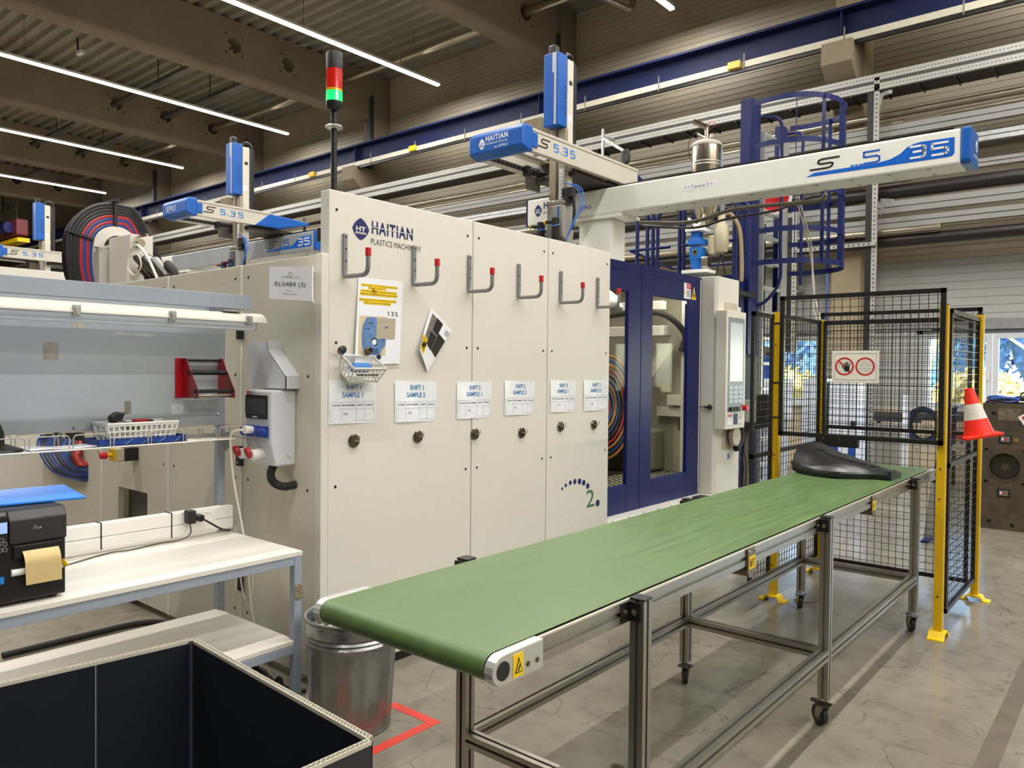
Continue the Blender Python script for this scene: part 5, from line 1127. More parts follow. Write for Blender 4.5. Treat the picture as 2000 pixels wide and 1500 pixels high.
# ---------------------------------------------------------------- safety cage
t = T('safety_cage', 'black wire mesh safety cage on yellow posts around the conveyor end', 'cage', (-1.5, 5.7, 0))
for (xx, yy) in ((-.975, 5.205), (-.945, 6.235), (-2.015, 5.275), (-2.03, 6.235)):
    p_ = G().box(xx-.024, xx+.024, yy-.024, yy+.024, .02, 2.005).o('post', YEL, t, bev=.003)
    G().box(xx-.022, xx+.022, yy-.022, yy+.022, 2.005, 2.012).o('post_cap', STEEL, p_)
    ft_ = G().prism([(xx-.095, yy-.045, 0), (xx-.055, yy-.045, .0), (xx-.035, yy-.045, .03), (xx+.035, yy-.045, .03), (xx+.055, yy-.045, 0), (xx+.095, yy-.045, 0), (xx+.095, yy-.045, .008), (xx+.06, yy-.045, .01), (xx+.04, yy-.045, .04), (xx-.04, yy-.045, .04), (xx-.06, yy-.045, .01), (xx-.095, yy-.045, .008)], (0, .09, 0)).o('post_foot', YELL, p_)
    if (xx, yy) == (-.975, 5.205): rot_about(ft_, (xx, yy, 0), 'Z', 90)
    for zz in (1.78, .84, .25, 1.02): G().cyl((xx-.002, yy-.0245, zz), (xx-.002, yy-.026, zz), .006, 8).o('bolt_hole', BLACKM if zz != .84 else STEEL, p_)
def mesh_panel(O, U, L, z0, z1, mid=None, pitch=.05, fr=.028, wr=.0018):
    O, U = V(O), V(U); W = V((0, 0, 1)); N = U.cross(W)
    g = G(); h = fr/2
    def bar(a, b, c, d): g.beam(O+U*a+W*b, O+U*c+W*d, fr, fr*.8, N)
    bar(0, z0+h, L, z0+h); bar(0, z1-h, L, z1-h); bar(h, z0, h, z1); bar(L-h, z0, L-h, z1)
    if mid: bar(0, mid, L, mid)
    p = g.o('panel_frame', BLACKM, t)
    g = G(); x = pitch
    while x < L-.02:
        g.obb(O+U*x+W*(z0+z1)/2, U*wr, N*wr, W*(z1-z0)/2); x += pitch
    z = z0+pitch
    while z < z1-.02:
        g.obb(O+U*L/2+W*z+N*.004, U*L/2, N*wr, W*wr); z += pitch
    stuff(g.o('wire_mesh', BLACKM, p))
    return p
mesh_panel((-1.955, 5.165, 0), (1, 0, 0), .995, 1.165, 2.105)
mesh_panel((-2.03, 4.88, 0), (0, 1, 0), .345, .14, 1.99, 1.035)
mesh_panel((-2.03, 5.315, 0), (0, 1, 0), .885, .14, 2.0, 1.04)
mesh_panel((-2.005, 6.215, 0), (1, 0, 0), 1.02, .115, 1.995)
mesh_panel((-2.05, 6.285, 0), (1, 0, 0), 1.11, 1.15, 2.065)
mesh_panel((-.95, 5.24, 0), (0, 1, 0), .96, .14, 1.985, 1.04)
for (xx, yy, zz) in ((-1.0, 5.18, 1.86), (-2.02, 5.26, 1.93), (-2.02, 5.26, 1.52), (-2.02, 5.26, 1.28)): G().box(xx-.035, xx+.03, yy-.012, yy+.012, zz-.005, zz+.005).o('cable_tie', BLACK, t)
t = T('cage_switch', 'black switch block with bolts on the cage bar behind the part', 'switch', (-1.85, 6.2, 1.1)); G().box(-2.0, -1.72, 6.14, 6.2, 1.02, 1.10).o('switch_body', BLACK, t, bev=.004)
for xx in (-1.97, -1.85): G().cyl((xx, 6.14, 1.08), (xx, 6.137, 1.08), .006, 8).o('switch_bolt', STEEL, t)
# prohibition sign on the mesh
t = T('prohibition_sign', 'white plate with two red prohibition circles on the cage mesh', 'sign', (-1.46, 5.14, 1.63))
sy = 5.143; G().box(-1.604, -1.322, sy, sy+.004, 1.530, 1.735).o('plate', mat('sign white', (228, 224, 212), .45, var=.02), t)
g = G(); [g.box(a, b, sy-.001, sy, c, d) for a, b, c, d in ((-1.59, -1.336, 1.548, 1.5495), (-1.59, -1.336, 1.7165, 1.718), (-1.59, -1.5885, 1.548, 1.718), (-1.3375, -1.336, 1.548, 1.718))]; g.o('border_line', GREYINK, t)
SR = mat('sign red', (186, 34, 40), .5, var=0)
for cx in (-1.527, -1.403): 
    G().lathe([(.047, 0), (.058, 0), (.058, .0012), (.047, .0012)], (cx, sy-.0013, 1.634), 32, (0, 1, 0)).o('red_ring', SR, t)
G().beam((-1.527-.036, sy-.0014, 1.634+.036), (-1.527+.036, sy-.0014, 1.634-.036), .0012, .010, (1, 0, 1)).o('red_bar', SR, t)
g = G(); hx, hz = -1.513, 1.628
g.prism([(hx-.012, sy-.003, hz-.026), (hx+.012, sy-.003, hz-.026), (hx+.018, sy-.003, hz-.008), (hx+.016, sy-.003, hz+.008), (hx-.013, sy-.003, hz+.008), (hx-.016, sy-.003, hz-.006)], (0, .001, 0))
for (a, b, c, d) in ((-.011, .006, -.013, .028), (-.003, .006, -.003, .036), (.005, .006, .007, .034), (.013, .004, .019, .026), (-.014, -.010, -.030, .006)):
    g.beam((hx+a, sy-.0025, hz+b), (hx+c, sy-.0025, hz+d), .001, .0058, (1, 0, 0))
g.o('black_hand', BLACKINK, t)
g = G(); [g.beam(a_, b_, .001, .0016, (1, 0, 0)) for a_, b_ in zip(*(lambda L_: (L_, L_[1:]))([V((-1.548+.014*math.cos(a), sy-.001, 1.640+.014*math.sin(a))) for a in [PI*(.1+.14*k) for k in range(10)]]))]; g.o('face_outline', GREYINK, t)
for k, s_ in enumerate(('Es ist', 'verboten in den', 'Käfig zu greifen', 'oder Teile zurück', 'zu schieben!')):
    w_ = .0046*len(s_); text(s_, (-1.403-w_/2, sy-.001, 1.662-.015*k), (1, 0, 0), (0, 0, 1), w_, .0085, GREYINK, t)
# traffic cone stuck to the cage side
ORG = mat('cone orange', (238, 40, 12), .45, var=.05)
t = T('traffic_cone', 'orange and white traffic cone hanging tilted on the cage side', 'cone', (-.85, 5.75, 1.3))
cb = V((-.862, 5.72, 1.205)); ax = V((-.20, -.05, 1)).normalized()
def cseg(h0, h1, m_, nm): 
    R = lambda h: .088-.21*h
    G().lathe([(R(h0), h0), (R(h1), h1)], cb, 24, ax).o(nm, m_, t, smooth=True)
cseg(0, .10, ORG, 'cone_lower'); cseg(.10, .20, mat('reflective band', (214, 208, 194), .4, var=.1, scale=20), 'white_band'); cseg(.20, .30, ORG, 'cone_upper')
G().cyl(cb+ax*.30, cb+ax*.302, .0255, 20).o('cone_tip', ORG, t)
q_ = V((0, 0, 1)).rotation_difference(ax); e1, e2 = q_ @ V((.92, .38, 0)), q_ @ V((-.38, .92, 0))
G().obb(cb-ax*.008, e1*.112, e2*.112, ax*.011).o('cone_base', ORG, t, bev=.006)

# mould tool block at right
MB = mat('rusty mould steel', (84, 74, 60), .55, .35, var=.35, scale=5, bump=.3, bscale=30)
t = T('mould_tool', 'dark rusty steel mould block standing on the floor at the right edge', 'mould', (-.9, 9.4, 0))
fy2 = 9.21; G().plate((-1.38, fy2, 0), (1, 0, 0), (0, 0, 1), (0, 1, 0), 1.2, 1.29, .5, [(.225, .65, .135)], 28).o('mould_block', MB, t)
G().box(-1.38, -.18, fy2+.05, fy2+.45, .3, 1.0).o('mould_core', MB, t)
G().lathe([(.045, 0), (.125, 0), (.128, .012), (.045, .014)], (-1.155, fy2+.045, .65), 28, (0, -1, 0)).o('locating_ring', mat('dark ring', (66, 62, 54), .4, .6, var=.2), t)
G().lathe([(.135, 0), (.150, 0), (.150, .008), (.135, .008)], (-1.155, fy2, .65), 24, (0, -1, 0)).o('ring_edge', MB, t)
for (xx, zz) in ((-1.15, .93), (-1.155, .38)):
    b_ = G().box(xx-.06, xx+.05, fy2-.008, fy2+.002, zz-.045, zz+.045).o('socket_frame', BLACK, t, bev=.008); G().box(xx-.042, xx+.036, fy2-.014, fy2-.006, zz-.028, zz+.028).o('connector', mat('connector grey', (128, 122, 108), .4, .3), b_)
    G().cyl((xx-.0, fy2-.016, zz), (xx, fy2-.012, zz), .010, 10).o('red_mark', RED, b_); G().box(xx-.036, xx-.018, fy2-.0155, fy2-.0135, zz-.012, zz+.012).o('white_mark', WHITE, b_)
G().cyl((-1.06, fy2-.012, .925), (-1.06, fy2, .925), .024, 8).o('brass_nut', mat('brass', (160, 140, 70), .4, .6), t)
for (xx, zz) in ((-1.26, 1.19), (-1.28, .08), (-1.08, .06)): G().cyl((xx, fy2-.004, zz), (xx, fy2+.001, zz), .02, 12).o('bolt_recess', BLACKM, t)
pl_ = G().box(-1.22, -1.03, fy2-.003, fy2, 1.12, 1.24).o('rating_plate', mat('worn plate', (112, 102, 84), .5, .3, var=.5, scale=30), t)
t = T('cable_coil', 'blue and dark cable coil lying on the mould block', 'cables', (-1.2, 9.35, 1.29))
for k in range(9):
    rr = .15-.008*(k % 3); zz = 1.30+.014*(k//2); G().tube([(-1.2+rr*1.0*math.cos(a)+.01*(k % 4), 9.36+rr*.6*math.sin(a), zz+.008*math.sin(3*a+k)) for a in [2*PI*i/22 for i in range(22)]], .009, 6, closed=True).o('cable_turn', [DCAB, mat('brown cable', (70, 34, 34), .5), DCAB, BCAB2 if k > 4 else BCAB][k % 4] if k < 5 else mat('bright blue cable', (40, 90, 170), .4), t, smooth=True)
for k in range(2): G().cyl((-1.05+.05*k, 9.28, 1.31), (-.99+.05*k, 9.26, 1.31), .011, 8).o('cable_plug', STEEL, t)
t = T('black_pouch', 'black bag with handle on the mould block at the right edge', 'bag', (-1.0, 9.4, 1.29)); G().box(-1.05, -.75, 9.3, 9.6, 1.292, 1.37).o('bag_body', BLACK, t, bev=.02); G().tube(arcpts((-1.0, 9.35, 1.36), (1, 0, 0), (0, 0, 1), .05, 0, PI, 8), .008, 6).o('bag_handle', BLACK, t)
t = T('white_tag', 'white diamond shaped plate with red marks on the mould block', 'sign', (-.98, 9.18, 1.13)); G().prism([(-1.05, 9.2, 1.16), (-.93, 9.2, 1.24), (-.88, 9.2, 1.14), (-.98, 9.2, 1.05)], (0, .004, 0)).o('tag_plate', WHITE, t); G().prism([(-1.02, 9.197, 1.16), (-.95, 9.197, 1.205), (-.91, 9.197, 1.14), (-.97, 9.197, 1.09)], (0, .002, 0)).o('tag_frame', SR, t)

# things behind the cage
t = T('white_cabinet', 'tall white and blue cabinet seen through the cage mesh', 'cabinet', (-3.5, 10.5, 0))
WC = mat('bright white cabinet', (226, 232, 242), .35, var=.02)
G().box(-3.66, -3.33, 10.5, 10.9, 0, 1.5).box(-3.32, -2.95, 10.5, 10.9, .0, 1.48).o('cabinet_body', WC, t, bev=.01)
G().box(-3.34, -3.31, 10.49, 10.5, .1, 1.45).o('door_gap', BLACKM, t); G().box(-3.30, -3.18, 10.485, 10.5, .42, .62).box(-3.05, -2.96, 10.485, 10.5, .35, .62).o('blue_panel', mat('cabinet blue', (36, 80, 160), .4), t); G().box(-3.02, -2.97, 10.47, 10.5, .88, .96).o('cabinet_latch', BLACK, t)
t = T('blue_canister', 'blue plastic canister on a white bench seen through the left cage mesh', 'canister', (-3.95, 9.9, 1.5))
G().prism([(-3.98, 9.8, 1.5), (-3.80, 9.8, 1.5), (-3.80, 9.8, 1.72), (-3.85, 9.8, 1.80), (-3.92, 9.8, 1.80), (-3.98, 9.8, 1.72)], (0, .14, 0)).o('canister_body', mat('canister blue', (30, 80, 170), .35), t, bev=.01); G().cyl((-3.89, 9.87, 1.8), (-3.89, 9.87, 1.84), .03, 12).o('canister_lid', BLACK, t)
t = T('white_bench', 'bright white machine housing with yellow mouldings left of the cage', 'machine', (-4.2, 10, 0))
G().box(-4.55, -3.70, 9.7, 10.3, .95, 1.5).o('housing', WC, t, bev=.04); G().box(-4.5, -3.75, 9.75, 10.25, .02, .95).o('housing_base', mat('pale blue base', (196, 210, 226), .4), t, bev=.02)
G().lathe([(0, .0), (.14, .02), (.18, .1), (.14, .25), (0, .28)], (-4.3, 9.62, 1.12), 18).o('yellow_moulding', mat('moulding yellow', (232, 206, 120), .4), t, smooth=True); G().lathe([(0, .0), (.2, .02), (.22, .08), (.12, .16), (0, .2)], (-4.1, 9.6, .95), 18).o('white_moulding', WC, t, smooth=True)
t = T('screen_back', 'beige monitor back on the white housing behind the cage', 'monitor', (-4.1, 10, 1.6)); G().prism([(-4.18, 9.9, 1.53), (-4.22, 9.9, 1.98), (-3.72, 9.9, 1.88), (-3.74, 9.9, 1.58)], (0, .05, 0)).o('monitor_shell', mat('monitor olive', (112, 104, 84), .5, var=.1), t, bev=.006); G().box(-4.0, -3.96, 9.95, 9.99, 1.5, 1.6).o('monitor_stand', BLACK, t)
t = T('grey_switch_cabinet', 'low grey switch cabinet on the wall behind the cage', 'cabinet', (-2.9, 12, .3)); G().box(-3.05, -2.72, 11.6, 11.95, .0, .86).o('cabinet_body', mat('cabinet grey', (150, 148, 138), .5), t, bev=.01); G().box(-3.03, -2.74, 11.595, 11.6, .08, .83).o('cabinet_door', mat('cabinet grey dark', (130, 126, 114), .5), t)
t = T('wall_rail', 'dark hose rail along the wall behind the cage', 'rail', (-2.5, 12.5, .9)); G().box(-3.25, -1.2, 12.4, 12.5, .92, 1.0).box(-3.25, -2.6, 12.4, 12.46, .86, .91).o('rail_body', mat('dark grey rail', (62, 62, 66), .45), t)
for xx in (-3.2, -2.2, -1.3): G().box(xx, xx+.04, 12.42, 12.46, 0, .92).o('rail_leg', BLACKM, t)
t = T('hose_loops', 'black and blue hoses looped over the dark wall rail', 'hoses', (-2.5, 12.3, .8))
for k in range(4): G().tube([(-2.55+.0*k+(.16+.02*k)*math.cos(a), 12.32-.02*k, .84+(.20+.02*k)*math.sin(a)) for a in [2*PI*i/20 for i in range(20)]], .014, 6, closed=True).o('hose_loop', BCAB if k == 2 else DCAB, t, smooth=True)
G().tube([(-3.05+.05*math.cos(a), 12.32, .76+.045*math.sin(a)) for a in [2*PI*i/12 for i in range(12)]], .006, 6, closed=True).o('small_loop', BLACK, t)
t = T('white_post', 'white steel post in front of the wall rail', 'post', (-2.68, 11.9, 0)); G().box(-2.72, -2.65, 11.85, 11.92, 0, 1.28).o('post_body', WC, t)
for xx in [-2.45+.09*k for k in range(6)]: tag(G().lathe([(0, 0), (.02, 0), (.018, .03), (.008, .05), (0, .06)], (xx, 11.95, .62), 10).o('pipe_outlet', BLACK), 'small black outlet in a row under the wall rail', 'outlet', 'black outlets in a row')
t = T('outlet_beam', 'low pale beam carrying the black outlets', 'beam', (-2.2, 11.95, .5)); G().box(-2.6, -1.9, 11.9, 12.0, .54, .62).box(-2.58, -2.54, 11.92, 11.98, 0, .54).box(-1.96, -1.92, 11.92, 11.98, 0, .54).o('beam_body', mat('pale beam', (176, 170, 156), .5), t)
t = T('blue_trestle', 'blue steel trestle leg right of the conveyor end', 'trestle', (-1.2, 8, 0)); G().prism([(-1.62, 8.2, .55), (-1.50, 8.2, 1.28), (-1.42, 8.2, 1.28), (-1.50, 8.2, .55)], (0, .06, 0)).o('trestle_leg', NAVY2, t); G().prism([(-1.68, 8.2, 0), (-1.62, 8.2, .56), (-1.50, 8.2, .56), (-1.58, 8.2, 0)], (0, .06, 0)).o('trestle_foot', GALV, t)
G().box(-1.66, -1.60, 8.0, 8.5, 0, .02).o('trestle_base', NAVY2, t)
t = T('stacked_crate', 'stack of blue and white packs on a pallet behind the cage', 'crate', (-3.3, 9.2, 0)) if False else None

# floor marks
tag(G().box(-2.75, -2.44, 2.39, 2.44, 0, .0015).box(-2.49, -2.44, 1.55, 2.39, 0, .0015).o('red_floor_tape', mat('red floor tape', (232, 72, 60), .5, var=.05)), 'red tape corner on the floor around the galvanised bin', 'tape')
tag(G().box(-.535, -.455, 2.6, 5.6, 0, .001).o('grey_tape_strip', mat('dark tape residue', (98, 88, 72), .6, var=.2, scale=8)), 'dark worn tape strip on the floor at the lower right', 'tape')
tag(G().box(-.62, -.538, 2.2, 5.9, 0, .0005).o('pale_floor_line', mat('faint floor line', (150, 142, 124), .4, var=.1)), 'faint pale line beside the dark tape strip', 'tape') if False else None
tag(G().box(-2.60, -2.56, 2.72, 2.75, 0, .003).o('paper_scrap', mat('blue scrap', (120, 170, 220), .6)), 'small blue paper scrap on the floor right of the bin', 'scrap')
tag(G().ball((-1.62, 2.62, .006), .03, (1.2, .7, .2), 1).o('floor_debris', mat('brown debris', (90, 82, 66), .8)), 'small brown crumpled scrap on the floor under the belt', 'scrap')

# galvanised bin
t = T('galvanised_bin', 'ribbed galvanised steel dustbin under the near conveyor end', 'bin', (-2.73, 2.165, 0))
cx, cy = -2.735, 2.165; BG = mat('bin galvanised', (150, 152, 150), .3, .85, var=.22, scale=9, stretch=(1, 1, .5), rvar=.08)
def rb_(z, th):
    r0 = .172+.030*z/.5
    if .06 < z < .37: r0 += .0045*max(0, math.cos(18*th))**1
    return r0
g = G(); zs = [0, .01, .02, .05, .07, .12, .2, .3, .35, .37, .385, .395, .405, .415, .425, .435, .45, .48, .50]; n = 108; rings = []
for z in zs:
    e_ = {.395: .006, .405: -.002, .415: .006, .425: -.002, .435: .004, .01: .004, .05: .003}.get(z, 0)
    rings.append([g.bm.verts.new((cx+(rb_(z, 2*PI*k/n)+e_)*math.cos(2*PI*k/n), cy+(rb_(z, 2*PI*k/n)+e_)*math.sin(2*PI*k/n), z)) for k in range(n)])
for A_, B_ in zip(rings, rings[1:]):
    for k in range(n): g.bm.faces.new([A_[k], A_[(k+1) % n], B_[(k+1) % n], B_[k]])
g.bm.faces.new(rings[0][::-1]); bo = g.o('bin_body', BG, t, smooth=True)
so_ = bo.modifiers.new('shell', 'SOLIDIFY'); so_.thickness = .003
G().tube([(cx+.203*math.cos(a), cy+.203*math.sin(a), .50) for a in [2*PI*k/40 for k in range(40)]], .006, 8, closed=True).o('bin_rim', GALV, t, smooth=True)
for s_ in (1, -1):
    G().tube(fillet([(cx-.18*s_, cy-.09*s_, .40), (cx-.215*s_, cy-.10*s_, .40), (cx-.225*s_, cy-.03*s_, .40), (cx-.19*s_, cy-.02*s_, .40)], .02), .006, 8).o('bin_handle', GALV, t, smooth=True)
tag(G().prism([(cx-.1, cy-.05, .36), (cx+.12, cy-.08, .37), (cx+.1, cy+.07, .40), (cx-.06, cy+.08, .37)], (.0, .0, .004)).o('bin_waste', mat('grey waste sheet', (130, 128, 120), .4, .4, var=.3)), 'grey offcut lying inside the galvanised bin', 'waste')

# ---------------------------------------------------------------- workbench at left
wb = T('workbench', 'blue grey framed packing bench with white top and lower shelf', 'workbench', (-3.36, 1.1, 0))
TX0, TX1, TY0, TY1, TZ = -3.72, -3.00, -.35, 2.09, .75
G().box(TX0, TX1, TY0, TY1, TZ-.022, TZ).o('tabletop', TABLE, wb, bev=.002)
G().box(TX0+.02, TX1-.005, TY0, TY1-.03, .320, .342).o('lower_shelf', TABLE, wb, bev=.002)
for xx in (TX0+.002, TX1-.042):
    for yy in (TY0+.02, TY1-.042): 
        G().box(xx, xx+.04, yy, yy+.04, 0, (1.95 if xx < -3.5 else TZ-.022)).o('leg' if xx > -3.5 else 'back_post', GREYP, wb, bev=.003)
for zz in (TZ-.062, .280):
    G().box(TX1-.042, TX1-.004, TY0+.06, TY1-.042, zz, zz+.038).box(TX0+.002, TX0+.04, TY0+.06, TY1-.042, zz, zz+.038).o('long_rail', GREYP, wb, bev=.002)
    G().box(TX0+.042, TX1-.042, TY1-.040, TY1-.004, zz, zz+.038).o('end_rail', GREYP, wb, bev=.002)
G().box(TX0+.041, TX0+.046, TY0, TY1-.015, 1.30, 1.95).o('back_board', mat('grey back board', (160, 167, 173), .35, .1, var=.06, scale=1.5), wb, bev=.001)
g = G()
for yy, zz in ((1.36, 1.315), (2.045, 1.35), (.6, 1.315)): g.ball((TX0+.047, yy, zz), .008, (.5, 1, 1), 1)
g.o('board_screw', STEEL, wb)
for (yy, zz, w_, h_, c_) in ((1.24, 1.62, .06, .075, (146, 142, 134)), (1.36, 1.76, .05, .05, (170, 164, 150)), (1.52, 1.735, .2, .018, (178, 182, 184)), (1.58, 1.37, .03, .06, (120, 114, 100)), (1.80, 1.36, .06, .05, (178, 186, 192))):
    G().box(TX0+.046, TX0+.0465, yy, yy+w_, zz, zz+h_).o('tape_residue', mat('residue %d' % c_[0], c_, .4, var=.2, scale=30), wb)
tp = G()
for k in range(4): tp.beam((-3.001, 2.052, .585-.014*k), (-2.999, 2.092, .592-.016*k), .002, .010, (1, 0, 0))
tp.box(-3.003, -2.999, 2.05, 2.092, .53, .60).o('tape_wrap', mat('brown clear tape', (150, 140, 118), .2, var=.4, scale=50), wb)
G().prism([(TX0+.04, 2.05, 1.235), (TX0+.17, 2.05, 1.235), (TX0+.17, 2.05, 1.20), (TX0+.04, 2.05, 1.13)], (0, .003, 0)).box(TX0+.04, TX0+.17, 2.05, 2.08, 1.228, 1.235).o('shelf_bracket', mat('bracket grey', (132, 134, 134), .45), wb)
# trunking with sockets
t = T('cable_trunking', 'white two-part cable trunking with sockets behind the bench top', 'trunking', (-3.64, 1.3, .765))
G().box(-3.675, -3.62, TY0, 2.10, .768, .822).o('lower_channel', WHITEP, t, bev=.003); G().box(-3.675, -3.62, TY0, 2.10, .824, .884).o('upper_channel', WHITEP, t, bev=.003)
for yy in (1.452, 1.775): G().box(-3.62, -3.617, yy, yy+.005, .766, .886).box(-3.68, -3.617, yy, yy+.005, .884, .888).o('trunking_strap', BLACK, t)
G().box(-3.62, -3.615, 1.84, 2.0, .78, .875).o('socket_plate', WHITEP, t, bev=.003); G().lathe([(.030, 0), (.030, .005), (.026, .005), (.024, -.004), (0, -.004)], (-3.615, 1.955, .842), 24, (1, 0, 0)).o('round_socket', WHITEP, t)
t = T('power_adaptor', 'black plug adaptor in the bench trunking with thin cable to the printer', 'adaptor', (-3.6, 1.85, .85))
G().box(-3.615, -3.565, 1.835, 1.875, .83, .895).o('adaptor_body', BLACK, t, bev=.006)
G().tube(cr([(-3.59, 1.855, .83), (-3.58, 1.85, .78), (-3.59, 1.80, .757), (-3.60, 1.70, .755), (-3.57, 1.56, .755), (-3.58, 1.47, .755), (-3.50, 1.28, .755), (-3.45, 1.15, .755)]), .0028, 6).o('adaptor_cable', BLACK, t, smooth=True)
t = T('mains_plug', 'black mains plug with thick cord beside the black adaptor', 'plug', (-3.6, 1.91, .85))
G().cyl((-3.615, 1.905, .85), (-3.575, 1.905, .85), .018, 14).o('plug_body', BLACK, t, bev=.003); G().tube(cr([(-3.575, 1.905, .85), (-3.55, 1.93, .83), (-3.56, 2.0, .785), (-3.60, 2.07, .76)]), .005, 8).o('plug_cord', BLACK, t, smooth=True)
# over-bench light and bar
t = T('bench_light', 'white tubular damp-proof light over the bench, switched off', 'light', (-3.4, 1.2, 1.8))
G().grid(lambda a, b: V((-3.4+.055*math.cos(PI*a), TY0+(2.105-TY0)*b, 1.815+.042*math.sin(PI*a))), 12, 2).o('top_shell', mat('light shell', (226, 222, 208), .4, var=.02), t, smooth=True)
G().box(-3.46, -3.34, TY0, 2.118, 1.810, 1.817).o('shell_lip', WHITEP, t)
G().grid(lambda a, b: V((-3.4+.052*math.cos(PI*a), TY0+(2.06-TY0)*b, 1.81-.036*math.sin(PI*a))), 12, 2).o('clear_cover', mat('cloudy cover', (208, 216, 226), .25, var=.05), t, smooth=True)
G().cyl((-3.385, TY0, 1.790), (-3.385, 2.07, 1.790), .020, 14).o('light_tube', mat('unlit tube', (226, 234, 244), .3, var=0), t, smooth=True); G().box(-3.415, -3.385, 2.07, 2.085, 1.775, 1.81).o('tube_holder', mat('holder grey', (120, 124, 128), .4), t)
G().grid(lambda a, b: V((-3.4+.055*math.cos(PI*a)*math.cos(PI*b/2), 2.105+.035*math.sin(PI*b/2), 1.815+.042*math.sin(PI*a)*math.cos(PI*b/2))), 12, 6).o('end_shell', mat('light shell', (226, 222, 208), .4, var=.02), t, smooth=True)
for yy in (1.25, 1.645, 2.02): G().box(-3.348, -3.335, yy-.015, yy+.015, 1.795, 1.84).box(-3.345, -3.33, yy-.008, yy+.008, 1.80, 1.83).o('cover_clip', GALV, t, bev=.002)
G().box(-3.44, -3.36, 1.90, 1.99, 1.857, 1.866).o('mount_plate', GALV, t)
t = T('light_bar', 'blue grey square bar carrying the bench light', 'bar', (-3.4, 1.2, 1.9))
G().box(-3.42, -3.375, TY0, 2.055, 1.872, 1.940).o('bar_body', GREYP, t, bev=.002)
for yy in (2.0, -.2): G().box(TX0, -3.42, yy, yy+.03, 1.88, 1.92).o('bar_arm', GREYP, t)
# wire shelf
t = T('wire_shelf', 'chrome wire shelf with looped guard rail on the back board', 'shelf', (-3.6, 1.1, 1.235))
SX0, SX1, SY1, SZ = -3.665, -3.50, 2.11, 1.238
for k in range(6): G().cyl((SX0+.033*k, TY0, SZ), (SX0+.033*k, SY1, SZ), .0025 if 0 < k < 5 else .004, 6).o('deck_wire', CHROME, t)
yy = 2.10
while yy > TY0: G().cyl((SX0, yy, SZ-.005), (SX1, yy, SZ-.005), .003, 6).o('cross_wire', CHROME, t); yy -= .165
for xx in (SX0, SX1):
    yy = 2.105
    while yy > TY0+.2: G().tube(fillet([(xx, yy, SZ), (xx, yy, SZ+.062), (xx, yy-.150, SZ+.062), (xx, yy-.150, SZ)], .02, 4), .0026, 6).o('guard_loop', CHROME, t, smooth=True); yy -= .165
G().box(SX0, SX0+.004, 1.4, 2.1, SZ-.02, SZ+.02).o('shelf_plate', GALV, t)
# on the wire shelf
BL = mat('blue carton print', (20, 62, 140), .4, var=.12, scale=20)
t = T('carton_lid', 'shallow dark blue carton lid under the white basket', 'carton', (-3.6, 1.6, SZ))
g = G(); a, b, c, d = -3.66, -3.512, 1.40, 1.80
g.box(a, b, c, d, SZ+.004, SZ+.006).box(a, b, c, c+.002, SZ+.004, SZ+.034).box(a, b, d-.002, d, SZ+.004, SZ+.034).box(a, a+.002, c, d, SZ+.004, SZ+.034).box(b-.002, b, c, d, SZ+.004, SZ+.034); lid = g.o('lid_body', BL, t)
for k in range(5): G().beam((b+.0004, 1.44+.075*k, SZ+.008), (b+.0004, 1.47+.075*k, SZ+.030), .0006, .008, (1, 0, 0)).o('print_stroke', mat('pale print', (170, 190, 214), .5, var=0), lid)
basket('letter_basket', 'white slotted plastic basket on the blue carton lid', (-3.645, 1.455), (-3.525, 1.735), SZ+.007, SZ+.100, WPL, .018, 3)
t = T('tape_gun', 'black and red hand tape dispenser lying in the white basket', 'tape dispenser', (-3.6, 1.55, SZ+.1))
G().prism([(-3.60, 1.475, SZ+.10), (-3.60, 1.47, SZ+.13), (-3.60, 1.50, SZ+.15), (-3.60, 1.54, SZ+.145), (-3.60, 1.52, SZ+.105)], (.04, 0, 0)).o('handle_grip', BLACK, t, bev=.008)
G().tube(cr([(-3.58, 1.50, SZ+.105), (-3.57, 1.55, SZ+.085), (-3.57, 1.60, SZ+.08)]), .018, 10).o('grey_frame', mat('gun grey', (120, 112, 100), .4, .3), t, smooth=True)
G().box(-3.59, -3.56, 1.575, 1.64, SZ+.095, SZ+.115).o('red_housing', REDP, t, bev=.005); G().box(-3.59, -3.56, 1.64, 1.665, SZ+.085, SZ+.11).o('black_tip', BLACK, t, bev=.005)
t = T('paper_sheets', 'loose white paper sheets on the wire shelf', 'paper', (-3.58, 1.3, SZ+.005))
G().grid(lambda a, b: V((-3.655+.145*a, 1.14+.28*b, SZ+.006+.02*max(0, .35-b)**1.0*(1-a)+.002*math.sin(8*b))), 6, 10).o('paper_sheet', WHITE, t)
t = T('gooseneck_lamp', 'black gooseneck stand on the wire shelf at the left edge', 'lamp', (-3.6, 1.06, SZ))
G().lathe([(0, .03), (.03, .03), (.085, .010), (.09, 0), (0, 0)], (-3.59, 1.045, SZ+.003), 24).o('lamp_base', BLACK, t, smooth=True)
pp_ = cr([(-3.60, 1.06, SZ+.03), (-3.60, 1.058, SZ+.08), (-3.60, 1.03, SZ+.13), (-3.60, .97, SZ+.15), (-3.6, .9, SZ+.14)], 10); G().tube(pp_, [.011+.0012*(i % 2) for i in range(len(pp_))], 10).o('lamp_neck', BLACK, t)
